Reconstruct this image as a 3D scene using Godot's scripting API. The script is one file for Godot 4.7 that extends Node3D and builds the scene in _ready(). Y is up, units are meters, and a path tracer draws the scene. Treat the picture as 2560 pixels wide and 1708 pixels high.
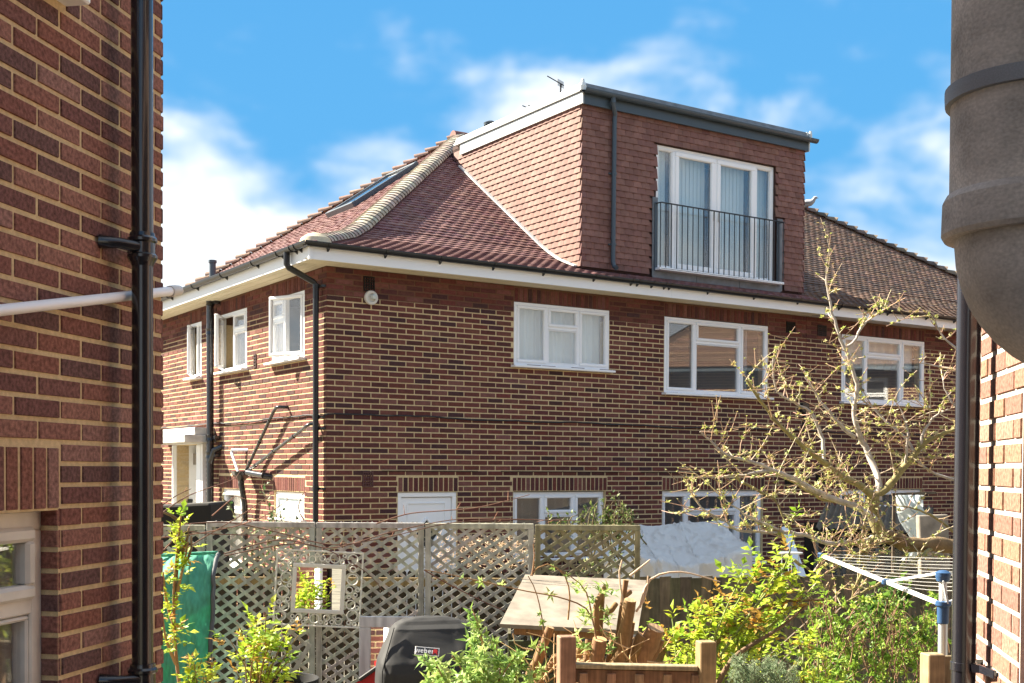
extends Node3D
# A back-garden view: a brick semi-detached house with a tile-hung dormer, seen between two nearer house walls.
# Units are metres, y is up, the camera looks along -z.

const COURSE := 0.0747
const BRICK := 0.266
const YAW := 0.57847
const EYE := 2.47
const FPX := 3007.6          # focal length in pixels of the 2560 x 1708 photograph

var M := {}
var rng := RandomNumberGenerator.new()
var used := {}
var HC := Vector3(-2.462, 0.0, -15.92)   # front-left corner of the house
var house: Node3D
var neighbour: Node3D

# ---------------------------------------------------------------- mesh builder
class MB:
	var v := PackedVector3Array()
	var n := PackedVector3Array()
	var c := PackedColorArray()
	var ix := PackedInt32Array()
	func tri(a: Vector3, b: Vector3, d: Vector3, col := Color.WHITE) -> void:   # counter-clockwise seen from outside
		var nn := (b - a).cross(d - a).normalized()
		var k := v.size()
		v.append(a); v.append(b); v.append(d)
		for i in 3:
			n.append(nn); c.append(col)
		ix.append(k); ix.append(k + 2); ix.append(k + 1)
	func quad(a: Vector3, b: Vector3, d: Vector3, e: Vector3, col := Color.WHITE) -> void:
		var nn := (d - a).cross(e - b).normalized()
		var k := v.size()
		v.append(a); v.append(b); v.append(d); v.append(e)
		for i in 4:
			n.append(nn); c.append(col)
		ix.append(k); ix.append(k + 2); ix.append(k + 1); ix.append(k); ix.append(k + 3); ix.append(k + 2)
	func box(p: Vector3, s: Vector3, b := Basis(), col := Color.WHITE, bev := 0.0) -> void:   # p centre, s full size
		var h := s * 0.5
		bev = minf(bev, minf(h.x, minf(h.y, h.z)) * 0.8)
		var ax := [b.x, b.y, b.z]
		var hh := [h.x, h.y, h.z]
		for i in 3:
			var j := (i + 1) % 3
			var k := (i + 2) % 3
			for sg in [1.0, -1.0]:
				var o: Vector3 = p + ax[i] * hh[i] * sg
				var u: Vector3 = ax[j] * (hh[j] - bev)
				var w: Vector3 = ax[k] * (hh[k] - bev) * sg
				quad(o - u - w, o + u - w, o + u + w, o - u + w, col)
		if bev > 0.0:
			for i in 3:
				var j := (i + 1) % 3
				var k := (i + 2) % 3
				for sj in [1.0, -1.0]:
					for sk in [1.0, -1.0]:
						var e: Vector3 = ax[i] * (hh[i] - bev)
						var a0: Vector3 = p + ax[j] * hh[j] * sj + ax[k] * (hh[k] - bev) * sk
						var a1: Vector3 = p + ax[j] * (hh[j] - bev) * sj + ax[k] * hh[k] * sk
						if (a1 - a0).cross(e).dot(a0 + a1 - p * 2.0) > 0:
							quad(a0 - e, a1 - e, a1 + e, a0 + e, col)
						else:
							quad(a0 + e, a1 + e, a1 - e, a0 - e, col)
			for sx in [1.0, -1.0]:
				for sy in [1.0, -1.0]:
					for sz in [1.0, -1.0]:
						var q: Vector3 = p + ax[0] * (hh[0] - bev) * sx + ax[1] * (hh[1] - bev) * sy + ax[2] * (hh[2] - bev) * sz
						var a: Vector3 = q + ax[0] * bev * sx
						var b2: Vector3 = q + ax[1] * bev * sy
						var d: Vector3 = q + ax[2] * bev * sz
						if sx * sy * sz > 0:
							tri(a, b2, d, col)
						else:
							tri(a, d, b2, col)
	func bar(a: Vector3, b: Vector3, w: float, d: float, up := Vector3.UP, col := Color.WHITE, bev := 0.0) -> void:   # rectangular bar from a to b
		var x := (b - a).normalized()
		if absf(x.dot(up)) > 0.98:
			up = Vector3.FORWARD
		var z := x.cross(up).normalized()
		var y := z.cross(x).normalized()
		box((a + b) * 0.5, Vector3(a.distance_to(b), w, d), Basis(x, y, z), col, bev)
	func tube(pts: Array, rad: Array, sides := 8, col := Color.WHITE, caps := true, col2 = null) -> void:
		var k0 := v.size()
		var cnt := pts.size()
		var t0: Vector3 = (pts[1] - pts[0]).normalized()
		var side := t0.cross(Vector3.UP if absf(t0.y) < 0.9 else Vector3.RIGHT).normalized()
		for i in cnt:
			var t: Vector3 = (pts[mini(i + 1, cnt - 1)] - pts[maxi(i - 1, 0)]).normalized()
			side = (side - t * side.dot(t)).normalized()
			var up := t.cross(side)
			var r: float = rad[mini(i, rad.size() - 1)]
			for s in sides:
				var a := TAU * s / sides
				var d := side * cos(a) + up * sin(a)
				v.append(pts[i] + d * r); n.append(d); c.append(col)
		for i in cnt - 1:
			for s in sides:
				var a := k0 + i * sides + s
				var b := k0 + i * sides + (s + 1) % sides
				ix.append(a); ix.append(a + sides); ix.append(b)
				ix.append(b); ix.append(a + sides); ix.append(b + sides)
		if caps:
			for e in [0, cnt - 1]:
				var t: Vector3 = (pts[1] - pts[0]).normalized() * -1.0 if e == 0 else (pts[cnt - 1] - pts[cnt - 2]).normalized()
				var k := v.size()
				v.append(pts[e]); n.append(t); c.append(col2 if col2 != null else col)
				for s in sides:
					v.append(v[k0 + e * sides + s]); n.append(t); c.append(col2 if col2 != null else col)
				for s in sides:
					var a := k + 1 + s
					var b := k + 1 + (s + 1) % sides
					ix.append(k)
					if e == 0:
						ix.append(a); ix.append(b)
					else:
						ix.append(b); ix.append(a)
	func lathe(prof: Array, sides: int, tr := Transform3D(), col := Color.WHITE) -> void:   # prof: Vector2(r, y), from bottom to top
		for i in prof.size() - 1:
			var a: Vector2 = prof[i]
			var b: Vector2 = prof[i + 1]
			var nn := Vector2(b.y - a.y, a.x - b.x).normalized()
			var k := v.size()
			for s in sides + 1:
				var t := TAU * s / sides
				var d := Vector3(cos(t), 0, sin(t))
				v.append(tr * (d * a.x + Vector3(0, a.y, 0))); v.append(tr * (d * b.x + Vector3(0, b.y, 0)))
				var q: Vector3 = (tr.basis * (d * nn.x + Vector3(0, nn.y, 0))).normalized()
				n.append(q); n.append(q); c.append(col); c.append(col)
			for s in sides:
				var e := k + s * 2
				ix.append(e); ix.append(e + 2); ix.append(e + 1)
				ix.append(e + 1); ix.append(e + 2); ix.append(e + 3)
	func prism(poly: PackedVector2Array, tr: Transform3D, depth: float, col := Color.WHITE) -> void:   # poly counter-clockwise in local xy, extruded to -z
		var tris := Geometry2D.triangulate_polygon(poly)
		var f := []
		for q in poly:
			f.append([tr * Vector3(q.x, q.y, 0), tr * Vector3(q.x, q.y, -depth)])
		for i in range(0, tris.size(), 3):
			var a := tris[i]; var b := tris[i + 1]; var d := tris[i + 2]
			if (poly[b] - poly[a]).cross(poly[d] - poly[a]) < 0:
				var w := b; b = d; d = w
			tri(f[a][0], f[b][0], f[d][0], col)
			tri(f[a][1], f[d][1], f[b][1], col)
		for i in poly.size():
			var j := (i + 1) % poly.size()
			quad(f[j][0], f[i][0], f[i][1], f[j][1], col)
	func leaf(p: Vector3, d: Vector3, up: Vector3, l: float, w: float, col: Color, droop := 0.15) -> void:
		d = d.normalized()
		var s := d.cross(up)
		if s.length() < 0.01:
			s = d.cross(Vector3.RIGHT)
		s = s.normalized()
		var u := s.cross(d)
		var m := p + d * l * 0.48 + u * l * 0.04
		var a := p + d * l * 0.42 + s * w * 0.5 + u * w * 0.16
		var b := p + d * l * 0.42 - s * w * 0.5 + u * w * 0.16
		var t := p + d * l - u * l * droop
		tri(p, a, m, col); tri(p, m, b, col); tri(a, t, m, col); tri(m, t, b, col)
	func grid(pts: Array, cols: int, col := Color.WHITE, both := 0.0) -> void:   # rows of points, smooth; both > 0 adds a back face that far behind
		var rows := pts.size() / cols
		var nn := []
		for r in rows:
			for q in cols:
				var dx: Vector3 = pts[r * cols + mini(q + 1, cols - 1)] - pts[r * cols + maxi(q - 1, 0)]
				var dy: Vector3 = pts[mini(r + 1, rows - 1) * cols + q] - pts[maxi(r - 1, 0) * cols + q]
				nn.append(dx.cross(dy).normalized())
		for side in [1.0, -1.0]:
			if side < 0 and both <= 0.0:
				continue
			var k := v.size()
			for i in pts.size():
				v.append(pts[i] if side > 0 else pts[i] - nn[i] * both); n.append(nn[i] * side); c.append(col)
			for r in rows - 1:
				for q in cols - 1:
					var a := k + r * cols + q
					var e := a + cols
					if side > 0:
						ix.append_array([a, e, a + 1, a + 1, e, e + 1])
					else:
						ix.append_array([a, a + 1, e, a + 1, e + 1, e])
	func mesh() -> ArrayMesh:
		var arr := []
		arr.resize(Mesh.ARRAY_MAX)
		arr[Mesh.ARRAY_VERTEX] = v
		arr[Mesh.ARRAY_NORMAL] = n
		arr[Mesh.ARRAY_COLOR] = c
		arr[Mesh.ARRAY_INDEX] = ix
		var m := ArrayMesh.new()
		m.add_surface_from_arrays(Mesh.PRIMITIVE_TRIANGLES, arr)
		return m

# ---------------------------------------------------------------- nodes
func numbered(called: String) -> String:
	var k: int = used.get(called, 0)
	used[called] = k + 1
	return called if k == 0 else "%s_%03d" % [called, k]

func tag(o: Node, label: String, category: String, group := "") -> void:
	o.set_meta("label", label)
	o.set_meta("category", category)
	if group != "":
		o.set_meta("group", group)

func thing(called: String, label: String, category: String, at := Vector3.ZERO, turn := 0.0, group := "") -> Node3D:
	var o := Node3D.new()
	o.name = numbered(called)
	add_child(o)
	o.position = at
	o.rotation.y = turn
	tag(o, label, category, group)
	return o

func put(called: String, mb: MB, m: Material, parent: Node, kind := "", label := "") -> MeshInstance3D:
	var o := MeshInstance3D.new()
	o.name = called
	if mb != null and mb.v.size() > 0:
		o.mesh = mb.mesh()
		o.material_override = m
	parent.add_child(o, true)
	if kind != "":
		o.set_meta("kind", kind)
	if label != "":
		o.set_meta("label", label)
	return o

func single(called: String, label: String, category: String, mb: MB, m: Material, group := "") -> MeshInstance3D:
	var o := put(numbered(called), mb, m, self)
	tag(o, label, category, group)
	return o

func part_mesh(called: String, mesh: Mesh, m: Material, parent: Node, tr: Transform3D) -> MeshInstance3D:
	var o := MeshInstance3D.new()
	o.name = called
	o.mesh = mesh
	o.material_override = m
	o.transform = tr
	parent.add_child(o, true)
	return o

# ---------------------------------------------------------------- places
func at(px: float, py: float, depth: float) -> Vector3:   # the point of the photograph's pixel at a given distance ahead
	var x := (px - 1280.0) / FPX
	var y := (py - 1234.6) / FPX
	var c := cos(0.00554); var s := sin(0.00554)
	var x1 := c * x + s * y
	var y1 := -s * x + c * y
	c = cos(-0.020264); s = sin(-0.020264)
	var yy := -y1 * c + s
	var zz := y1 * s + c
	var k := depth / zz
	return Vector3(x1 * k, EYE + yy * k, -depth)

func R(a: float, b: float) -> float:
	return rng.randf_range(a, b)

func rv(s := 1.0) -> Vector3:
	return Vector3(R(-1, 1), R(-1, 1), R(-1, 1)) * s

func shade(c: Color, f: float) -> Color:
	return Color(c.r * f, c.g * f, c.b * f)

func vary(c: Color, a := 0.15) -> Color:
	var f := R(1.0 - a, 1.0 + a)
	return Color(c.r * f * R(0.94, 1.06), c.g * f * R(0.94, 1.06), c.b * f * R(0.94, 1.06))

# ---------------------------------------------------------------- materials
func noise_tex(sd: int, freq: float, lo: float, hi: float, size := 512, oct := 4, power := 1.0, type := FastNoiseLite.TYPE_SIMPLEX_SMOOTH, stretch := Vector2.ONE) -> ImageTexture:
	var f := FastNoiseLite.new()
	f.seed = sd
	f.noise_type = type
	f.frequency = freq
	f.fractal_octaves = oct
	var im := f.get_seamless_image(int(size * stretch.x), int(size * stretch.y), false, false, 0.12, true)
	if stretch != Vector2.ONE:
		im.resize(size, size)
	im.convert(Image.FORMAT_L8)
	var d := im.get_data()
	for i in d.size():
		d[i] = int(255.0 * (lo + (hi - lo) * pow(d[i] / 255.0, power)))
	return ImageTexture.create_from_image(Image.create_from_data(size, size, false, Image.FORMAT_L8, d))

func mat(called: String, lin: Color, rough := 0.8, o := {}) -> StandardMaterial3D:
	var m := StandardMaterial3D.new()
	m.resource_name = called
	m.albedo_color = Color(lin.r, lin.g, lin.b).linear_to_srgb()
	m.roughness = rough
	m.vertex_color_use_as_albedo = o.get("vc", false)
	m.metallic = o.get("metal", 0.0)
	m.metallic_specular = o.get("spec", 0.5)
	if o.has("tex"):
		m.albedo_texture = o.tex
		m.uv1_triplanar = true
		m.uv1_world_triplanar = o.get("world", true)
		m.uv1_scale = Vector3.ONE * o.get("scale", 1.0) if not o.get("scale", 1.0) is Vector3 else o.scale
	if o.has("bump"):
		m.heightmap_enabled = true
		m.heightmap_texture = o.bump
		m.heightmap_scale = o.get("relief", 0.1)
		m.uv1_triplanar = true
		m.uv1_world_triplanar = o.get("world", true)
		if not o.has("tex"):
			m.uv1_scale = Vector3.ONE * o.get("scale", 1.0)
	if o.has("det"):
		m.detail_enabled = true
		m.detail_albedo = o.det
		m.detail_blend_mode = BaseMaterial3D.BLEND_MODE_MUL
		m.detail_uv_layer = BaseMaterial3D.DETAIL_UV_2
		m.uv2_triplanar = true
		m.uv2_world_triplanar = true
		m.uv2_scale = Vector3.ONE * o.get("det_scale", 0.5)
	if o.has("coat"):
		m.clearcoat_enabled = true
		m.clearcoat = o.coat
		m.clearcoat_roughness = o.get("coat_rough", 0.1)
	if o.has("back"):
		m.backlight_enabled = true
		m.backlight = Color(o.back.r, o.back.g, o.back.b).linear_to_srgb()
	return m

func make_materials() -> void:
	var grain := noise_tex(1, 0.08, 0.74, 1.0, 512, 4)
	var blotch := noise_tex(2, 0.012, 0.78, 1.0, 512, 5)
	var fine := noise_tex(3, 0.25, 0.82, 1.0, 512, 3)
	var wood := noise_tex(4, 0.02, 0.7, 1.0, 512, 5, 1.0, FastNoiseLite.TYPE_SIMPLEX_SMOOTH, Vector2(1.0, 0.12))
	var cell := noise_tex(5, 0.06, 0.3, 1.0, 512, 3, 1.0, FastNoiseLite.TYPE_CELLULAR)
	var streak := noise_tex(6, 0.03, 0.72, 1.0, 512, 5, 1.0, FastNoiseLite.TYPE_SIMPLEX_SMOOTH, Vector2(1.0, 0.25))
	var stain := noise_tex(9, 0.009, 0.62, 1.0, 512, 6, 0.8)
	var W := Color.WHITE
	M.brick = mat("brick", W, 0.9, {"vc": true, "tex": grain, "scale": 2.2, "bump": grain, "relief": 0.25, "det": blotch, "det_scale": 2.7, "spec": 0.3})
	var pit := noise_tex(12, 0.30, 0.45, 1.0, 512, 3, 0.7)
	var patch := noise_tex(13, 0.02, 0.50, 1.0, 512, 5, 0.8)
	M.brick_near = mat("rough brick", W, 0.95, {"vc": true, "tex": pit, "scale": 2.6, "bump": pit, "relief": 0.3, "det": patch, "det_scale": 4.5, "spec": 0.25})
	M.mortar = mat("mortar", W, 0.95, {"vc": true, "tex": fine, "scale": 2.0, "bump": grain, "relief": 0.2, "det": fine, "det_scale": 0.3, "spec": 0.2})
	M.tile = mat("clay tile", W, 0.75, {"vc": true, "tex": grain, "scale": 1.7, "det": blotch, "det_scale": 0.6, "spec": 0.4})
	M.felt = mat("roof underlay", Color(0.06, 0.03, 0.025), 0.95)
	M.bonnet = mat("weathered bonnet tile", W, 0.9, {"vc": true, "tex": grain, "scale": 2.0, "det": stain, "det_scale": 1.4})
	M.upvc = mat("white plastic", Color(0.86, 0.87, 0.88), 0.35)
	M.upvc_warm = mat("aged white plastic", Color(0.84, 0.80, 0.72), 0.4, {"det": blotch, "det_scale": 0.5})
	M.soffit = mat("cream soffit board", Color(0.72, 0.66, 0.50), 0.6)
	M.cream = mat("cream paint", Color(0.82, 0.80, 0.74), 0.7, {"det": stain, "det_scale": 0.8})
	M.seal = mat("grey sealant", Color(0.35, 0.32, 0.27), 0.8)
	M.glass = mat("window glass", W, 0.0)
	M.glass.albedo_color = Color(1, 1, 1, 0.02)
	M.glass.transparency = BaseMaterial3D.TRANSPARENCY_ALPHA
	M.frost = mat("frosted glass", Color(0.55, 0.62, 0.60), 0.35, {"spec": 0.6})
	M.black = mat("black plastic", Color(0.012, 0.013, 0.015), 0.35, {"spec": 0.5})
	M.black_pipe = mat("black gloss paint", W, 0.24, {"vc": true, "tex": fine, "scale": 3.0, "bump": grain, "relief": 0.05, "coat": 0.5, "coat_rough": 0.08})
	M.iron = mat("dark bracket", Color(0.02, 0.02, 0.022), 0.5)
	M.anthracite = mat("anthracite aluminium", Color(0.048, 0.070, 0.090), 0.42, {"spec": 0.5})
	M.lead = mat("lead sheet", Color(0.26, 0.29, 0.32), 0.5, {"tex": fine, "scale": 1.5, "det": stain, "det_scale": 1.0})
	M.grp = mat("pale roof trim", Color(0.60, 0.63, 0.62), 0.4)
	M.rail = mat("black steel railing", Color(0.02, 0.025, 0.03), 0.4)
	M.curtain = mat("white net curtain", Color(0.7, 0.78, 0.78), 0.9, {"back": Color(0.4, 0.4, 0.4)})
	M.blind = mat("pale vertical blind", Color(0.62, 0.74, 0.74), 0.8, {"back": Color(0.3, 0.3, 0.3)})
	M.drape = mat("grey curtain", Color(0.25, 0.28, 0.30), 0.9)
	M.room = mat("room plaster", Color(0.30, 0.28, 0.25), 0.9)
	M.trellis = mat("grey-green painted wood", W, 0.8, {"vc": true, "tex": wood, "scale": 1.2, "det": blotch, "det_scale": 1.1})
	M.fence = mat("weathered fence board", W, 0.9, {"vc": true, "tex": streak, "scale": Vector3(2.2, 1.1, 2.2), "bump": streak, "relief": 0.2, "det": stain, "det_scale": 0.9})
	M.deck = mat("treated timber", W, 0.75, {"vc": true, "tex": streak, "scale": Vector3(3.0, 0.7, 3.0), "bump": streak, "relief": 0.1, "det": blotch, "det_scale": 1.6})
	M.bark = mat("mossy bark", W, 0.95, {"vc": true, "tex": grain, "scale": 3.0, "bump": grain, "relief": 0.6, "det": stain, "det_scale": 3.0})
	M.cutwood = mat("cut branch", W, 0.9, {"vc": true, "tex": streak, "scale": Vector3(4, 1.6, 4), "bump": streak, "relief": 0.8, "det": blotch, "det_scale": 3.0})
	M.leaf = mat("leaf", W, 0.5, {"vc": true, "back": Color(0.75, 0.75, 0.75), "spec": 0.4})
	M.twig = mat("twig", W, 0.85, {"vc": true})
	M.concrete = mat("asbestos cement", Color(0.98, 0.89, 0.80), 0.9, {"tex": stain, "scale": 1.3, "bump": grain, "relief": 0.35, "det": grain, "det_scale": 2.6})
	M.band = mat("grey rubber band", Color(0.30, 0.32, 0.35), 0.6, {"tex": fine, "scale": 2.0})
	M.cover = mat("black polyester cover", Color(0.030, 0.030, 0.031), 0.72, {"bump": cell, "relief": 0.03, "scale": 6.0, "spec": 0.35})
	M.net = mat("green debris netting", Color(0.14, 0.58, 0.40), 0.85, {"tex": streak, "scale": 2.0, "back": Color(0.25, 0.5, 0.4)})
	M.hem = mat("grey hem", Color(0.10, 0.11, 0.12), 0.8)
	M.tarp = mat("silver tarpaulin", Color(0.84, 0.83, 0.80), 0.6, {"tex": fine, "scale": 3.0, "bump": cell, "relief": 0.05, "back": Color(0.3, 0.3, 0.3)})
	M.white_metal = mat("cream painted metal", Color(0.82, 0.80, 0.70), 0.5)
	M.mirror = mat("mirror glass", Color(0.88, 0.90, 0.90), 0.0, {"metal": 1.0})
	M.white_wood = mat("white painted wood", Color(0.85, 0.85, 0.84), 0.6, {"tex": wood, "scale": 1.0})
	M.alu = mat("aluminium", Color(0.62, 0.66, 0.70), 0.35, {"metal": 0.6})
	M.line = mat("white plastic line", Color(0.80, 0.80, 0.76), 0.5)
	M.blue = mat("blue plastic", Color(0.03, 0.085, 0.20), 0.4)
	M.board = mat("mineral felt board", Color(0.42, 0.36, 0.29), 0.95, {"tex": fine, "scale": 3.0, "bump": fine, "relief": 0.1, "det": stain, "det_scale": 0.8})
	M.dark = mat("dark weathered panel", Color(0.022, 0.018, 0.014), 0.95, {"tex": fine, "scale": 1.0})
	M.corr = mat("grey corrugated sheet", Color(0.25, 0.20, 0.14), 0.9, {"tex": grain, "scale": 1.5, "det": stain, "det_scale": 1.5})
	M.red = mat("red fabric", Color(0.55, 0.02, 0.02), 0.7)
	M.soil = mat("soil", Color(0.07, 0.05, 0.035), 0.95, {"tex": grain, "scale": 1.0})
	M.lawn = mat("ground", Color(0.34, 0.30, 0.22), 0.95, {"tex": grain, "scale": 0.7, "det": stain, "det_scale": 0.3})
	M.paving = mat("concrete paving", Color(0.45, 0.42, 0.38), 0.9, {"tex": fine, "scale": 0.8, "det": stain, "det_scale": 0.5})
	M.white_plate = mat("white print", Color(0.8, 0.8, 0.8), 0.5)
	M.feather = mat("pigeon feather", W, 0.8, {"vc": true})

# ---------------------------------------------------------------- brickwork
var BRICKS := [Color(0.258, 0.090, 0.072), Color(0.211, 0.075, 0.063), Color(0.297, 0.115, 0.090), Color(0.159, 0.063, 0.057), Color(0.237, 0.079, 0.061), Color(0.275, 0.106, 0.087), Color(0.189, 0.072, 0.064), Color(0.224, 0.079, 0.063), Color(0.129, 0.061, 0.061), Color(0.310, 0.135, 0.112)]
var BUFF := Color(0.95, 0.73, 0.42)
var brick_meshes := {}

func brick_into(mb: MB, o: Vector3, u: Vector3, w: Vector3, nn: Vector3, hu: float, hw: float, front: float, col: Color) -> void:
	var b := 0.0035
	var a0 := o - u * hu - w * hw - nn * 0.012
	var a1 := o + u * hu - w * hw - nn * 0.012
	var a2 := o + u * hu + w * hw - nn * 0.012
	var a3 := o - u * hu + w * hw - nn * 0.012
	var f := nn * front
	var f0 := o - u * (hu - b) - w * (hw - b) + f
	var f1 := o + u * (hu - b) - w * (hw - b) + f
	var f2 := o + u * (hu - b) + w * (hw - b) + f
	var f3 := o - u * (hu - b) + w * (hw - b) + f
	mb.quad(f0, f1, f2, f3, col)
	mb.quad(a0, a1, f1, f0, col)
	mb.quad(a1, a2, f2, f1, col)
	mb.quad(a2, a3, f3, f2, col)
	mb.quad(a3, a0, f0, f3, col)

func brick_mesh(w: float, h: float, tone: int, pal: Array) -> ArrayMesh:
	var key := "%d_%d_%d_%s" % [roundi(w * 500.0), roundi(h * 500.0), tone, str(pal[0])]
	if not brick_meshes.has(key):
		var mb := MB.new()
		brick_into(mb, Vector3.ZERO, Vector3.RIGHT, Vector3.UP, Vector3.BACK, w * 0.5, h * 0.5, 0.0, pal[tone])
		brick_meshes[key] = mb.mesh()
	return brick_meshes[key]

# A wall of bricks in stretcher bond over a mortar body with real openings. Openings and soldier courses are [u0, v0, u1, v1].
func brick_wall(wall: Node3D, O: Vector3, U: Vector3, N: Vector3, width: float, v_from: float, v_to: float, holes: Array, soldiers: Array, o := {}) -> void:
	var course: float = o.get("course", COURSE)
	var blen: float = o.get("brick", BRICK)
	var v0: float = o.get("v0", 0.0585)
	var phase: float = o.get("phase", 0.0)
	var joint: float = o.get("joint", 0.0125)
	var pick: Rect2 = o.get("pick", Rect2(0, 0, 0, 0))
	var most: int = o.get("most", 300)
	var thick: float = o.get("thick", 0.22)
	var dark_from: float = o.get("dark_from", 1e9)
	var buff: Color = o.get("buff", BUFF)
	var list := []
	var k := int(ceil((v_from - v0) / course - 0.5))
	while v0 + k * course < v_to - 0.03:
		var y0: float = maxf(v0 + k * course, v_from)
		var y1: float = minf(v0 + (k + 1) * course, v_to)
		var ym := (y0 + y1) * 0.5
		var cuts := []
		for h in holes + soldiers:
			if ym > h[1] and ym < h[3]:
				cuts.append([h[0], h[2]])
		var x := -blen + phase + (blen * 0.5 if posmod(k, 2) == 1 else 0.0)
		while x < width:
			var segs := [[maxf(x, 0.0), minf(x + blen, width)]]
			for cc in cuts:
				var nx := []
				for s in segs:
					if cc[1] <= s[0] or cc[0] >= s[1]:
						nx.append(s)
					else:
						if cc[0] > s[0]:
							nx.append([s[0], cc[0]])
						if cc[1] < s[1]:
							nx.append([cc[1], s[1]])
				segs = nx
			for s in segs:
				if s[1] - s[0] > 0.045:
					list.append([s[0], y0, s[1], y1])
			x += blen
		k += 1
	for s in soldiers:
		var cnt: int = maxi(1, roundi((s[2] - s[0]) / (course * 1.06)))
		for i in cnt:
			var w: float = (s[2] - s[0]) / cnt
			list.append([s[0] + w * i, s[1], s[0] + w * (i + 1), s[3]])
	var mb := MB.new()
	var made := 0
	for b in list:
		var x0: float = b[0] + (joint * 0.5 if b[0] > 0.001 else 0.0)
		var x1: float = b[2] - (joint * 0.5 if b[2] < width - 0.001 else 0.0)
		var w: float = x1 - x0
		var h: float = b[3] - b[1] - joint
		if w < 0.02 or h < 0.02:
			continue
		var p: Vector3 = O + U * ((x0 + x1) * 0.5) + Vector3.UP * ((b[1] + b[3]) * 0.5)
		var pal: Array = o.get("pal", BRICKS)
		var tone := rng.randi() % pal.size()
		var front := R(-0.0015, 0.0025)
		if made < most and pick.has_point(Vector2((b[0] + b[2]) * 0.5, (b[1] + b[3]) * 0.5)):
			var bs := Basis(U, Vector3.UP, N)
			bs = bs * Basis(Vector3.BACK, R(-0.004, 0.004))
			part_mesh("brick", brick_mesh(w, h, tone, pal), o.get("mat", M.brick), wall, Transform3D(bs, p + N * front))
			made += 1
		else:
			brick_into(mb, p + U * R(-0.002, 0.002) + Vector3.UP * R(-0.0012, 0.0012), U, Vector3.UP, N, w * 0.5 * R(0.985, 1.0), h * 0.5 * R(0.975, 1.0), front, vary(pal[tone], 0.1))
	if mb.v.size() > 0:
		put("brick_courses", mb, o.get("mat", M.brick), wall, "stuff")
	# mortar body
	var ys := [v_from, v_to]
	for h in holes:
		for q in [h[1], h[3]]:
			if q > v_from and q < v_to and not ys.has(q):
				ys.append(q)
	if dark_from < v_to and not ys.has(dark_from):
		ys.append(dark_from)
	ys.sort()
	var body := MB.new()
	for i in ys.size() - 1:
		var ym: float = (ys[i] + ys[i + 1]) * 0.5
		var segs := [[0.009, width - 0.009]]
		for h in holes:
			if ym > h[1] and ym < h[3]:
				var nx := []
				for s in segs:
					if h[2] <= s[0] or h[0] >= s[1]:
						nx.append(s)
					else:
						if h[0] > s[0]:
							nx.append([s[0], h[0]])
						if h[2] < s[1]:
							nx.append([h[2], s[1]])
				segs = nx
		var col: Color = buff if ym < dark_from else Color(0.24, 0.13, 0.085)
		for s in segs:
			var c: Vector3 = O + U * ((s[0] + s[1]) * 0.5) + Vector3.UP * ym - N * (0.005 + thick * 0.5)
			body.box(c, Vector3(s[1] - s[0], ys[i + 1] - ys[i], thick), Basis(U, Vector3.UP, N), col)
	put("mortar", body, M.mortar, wall)

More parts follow.
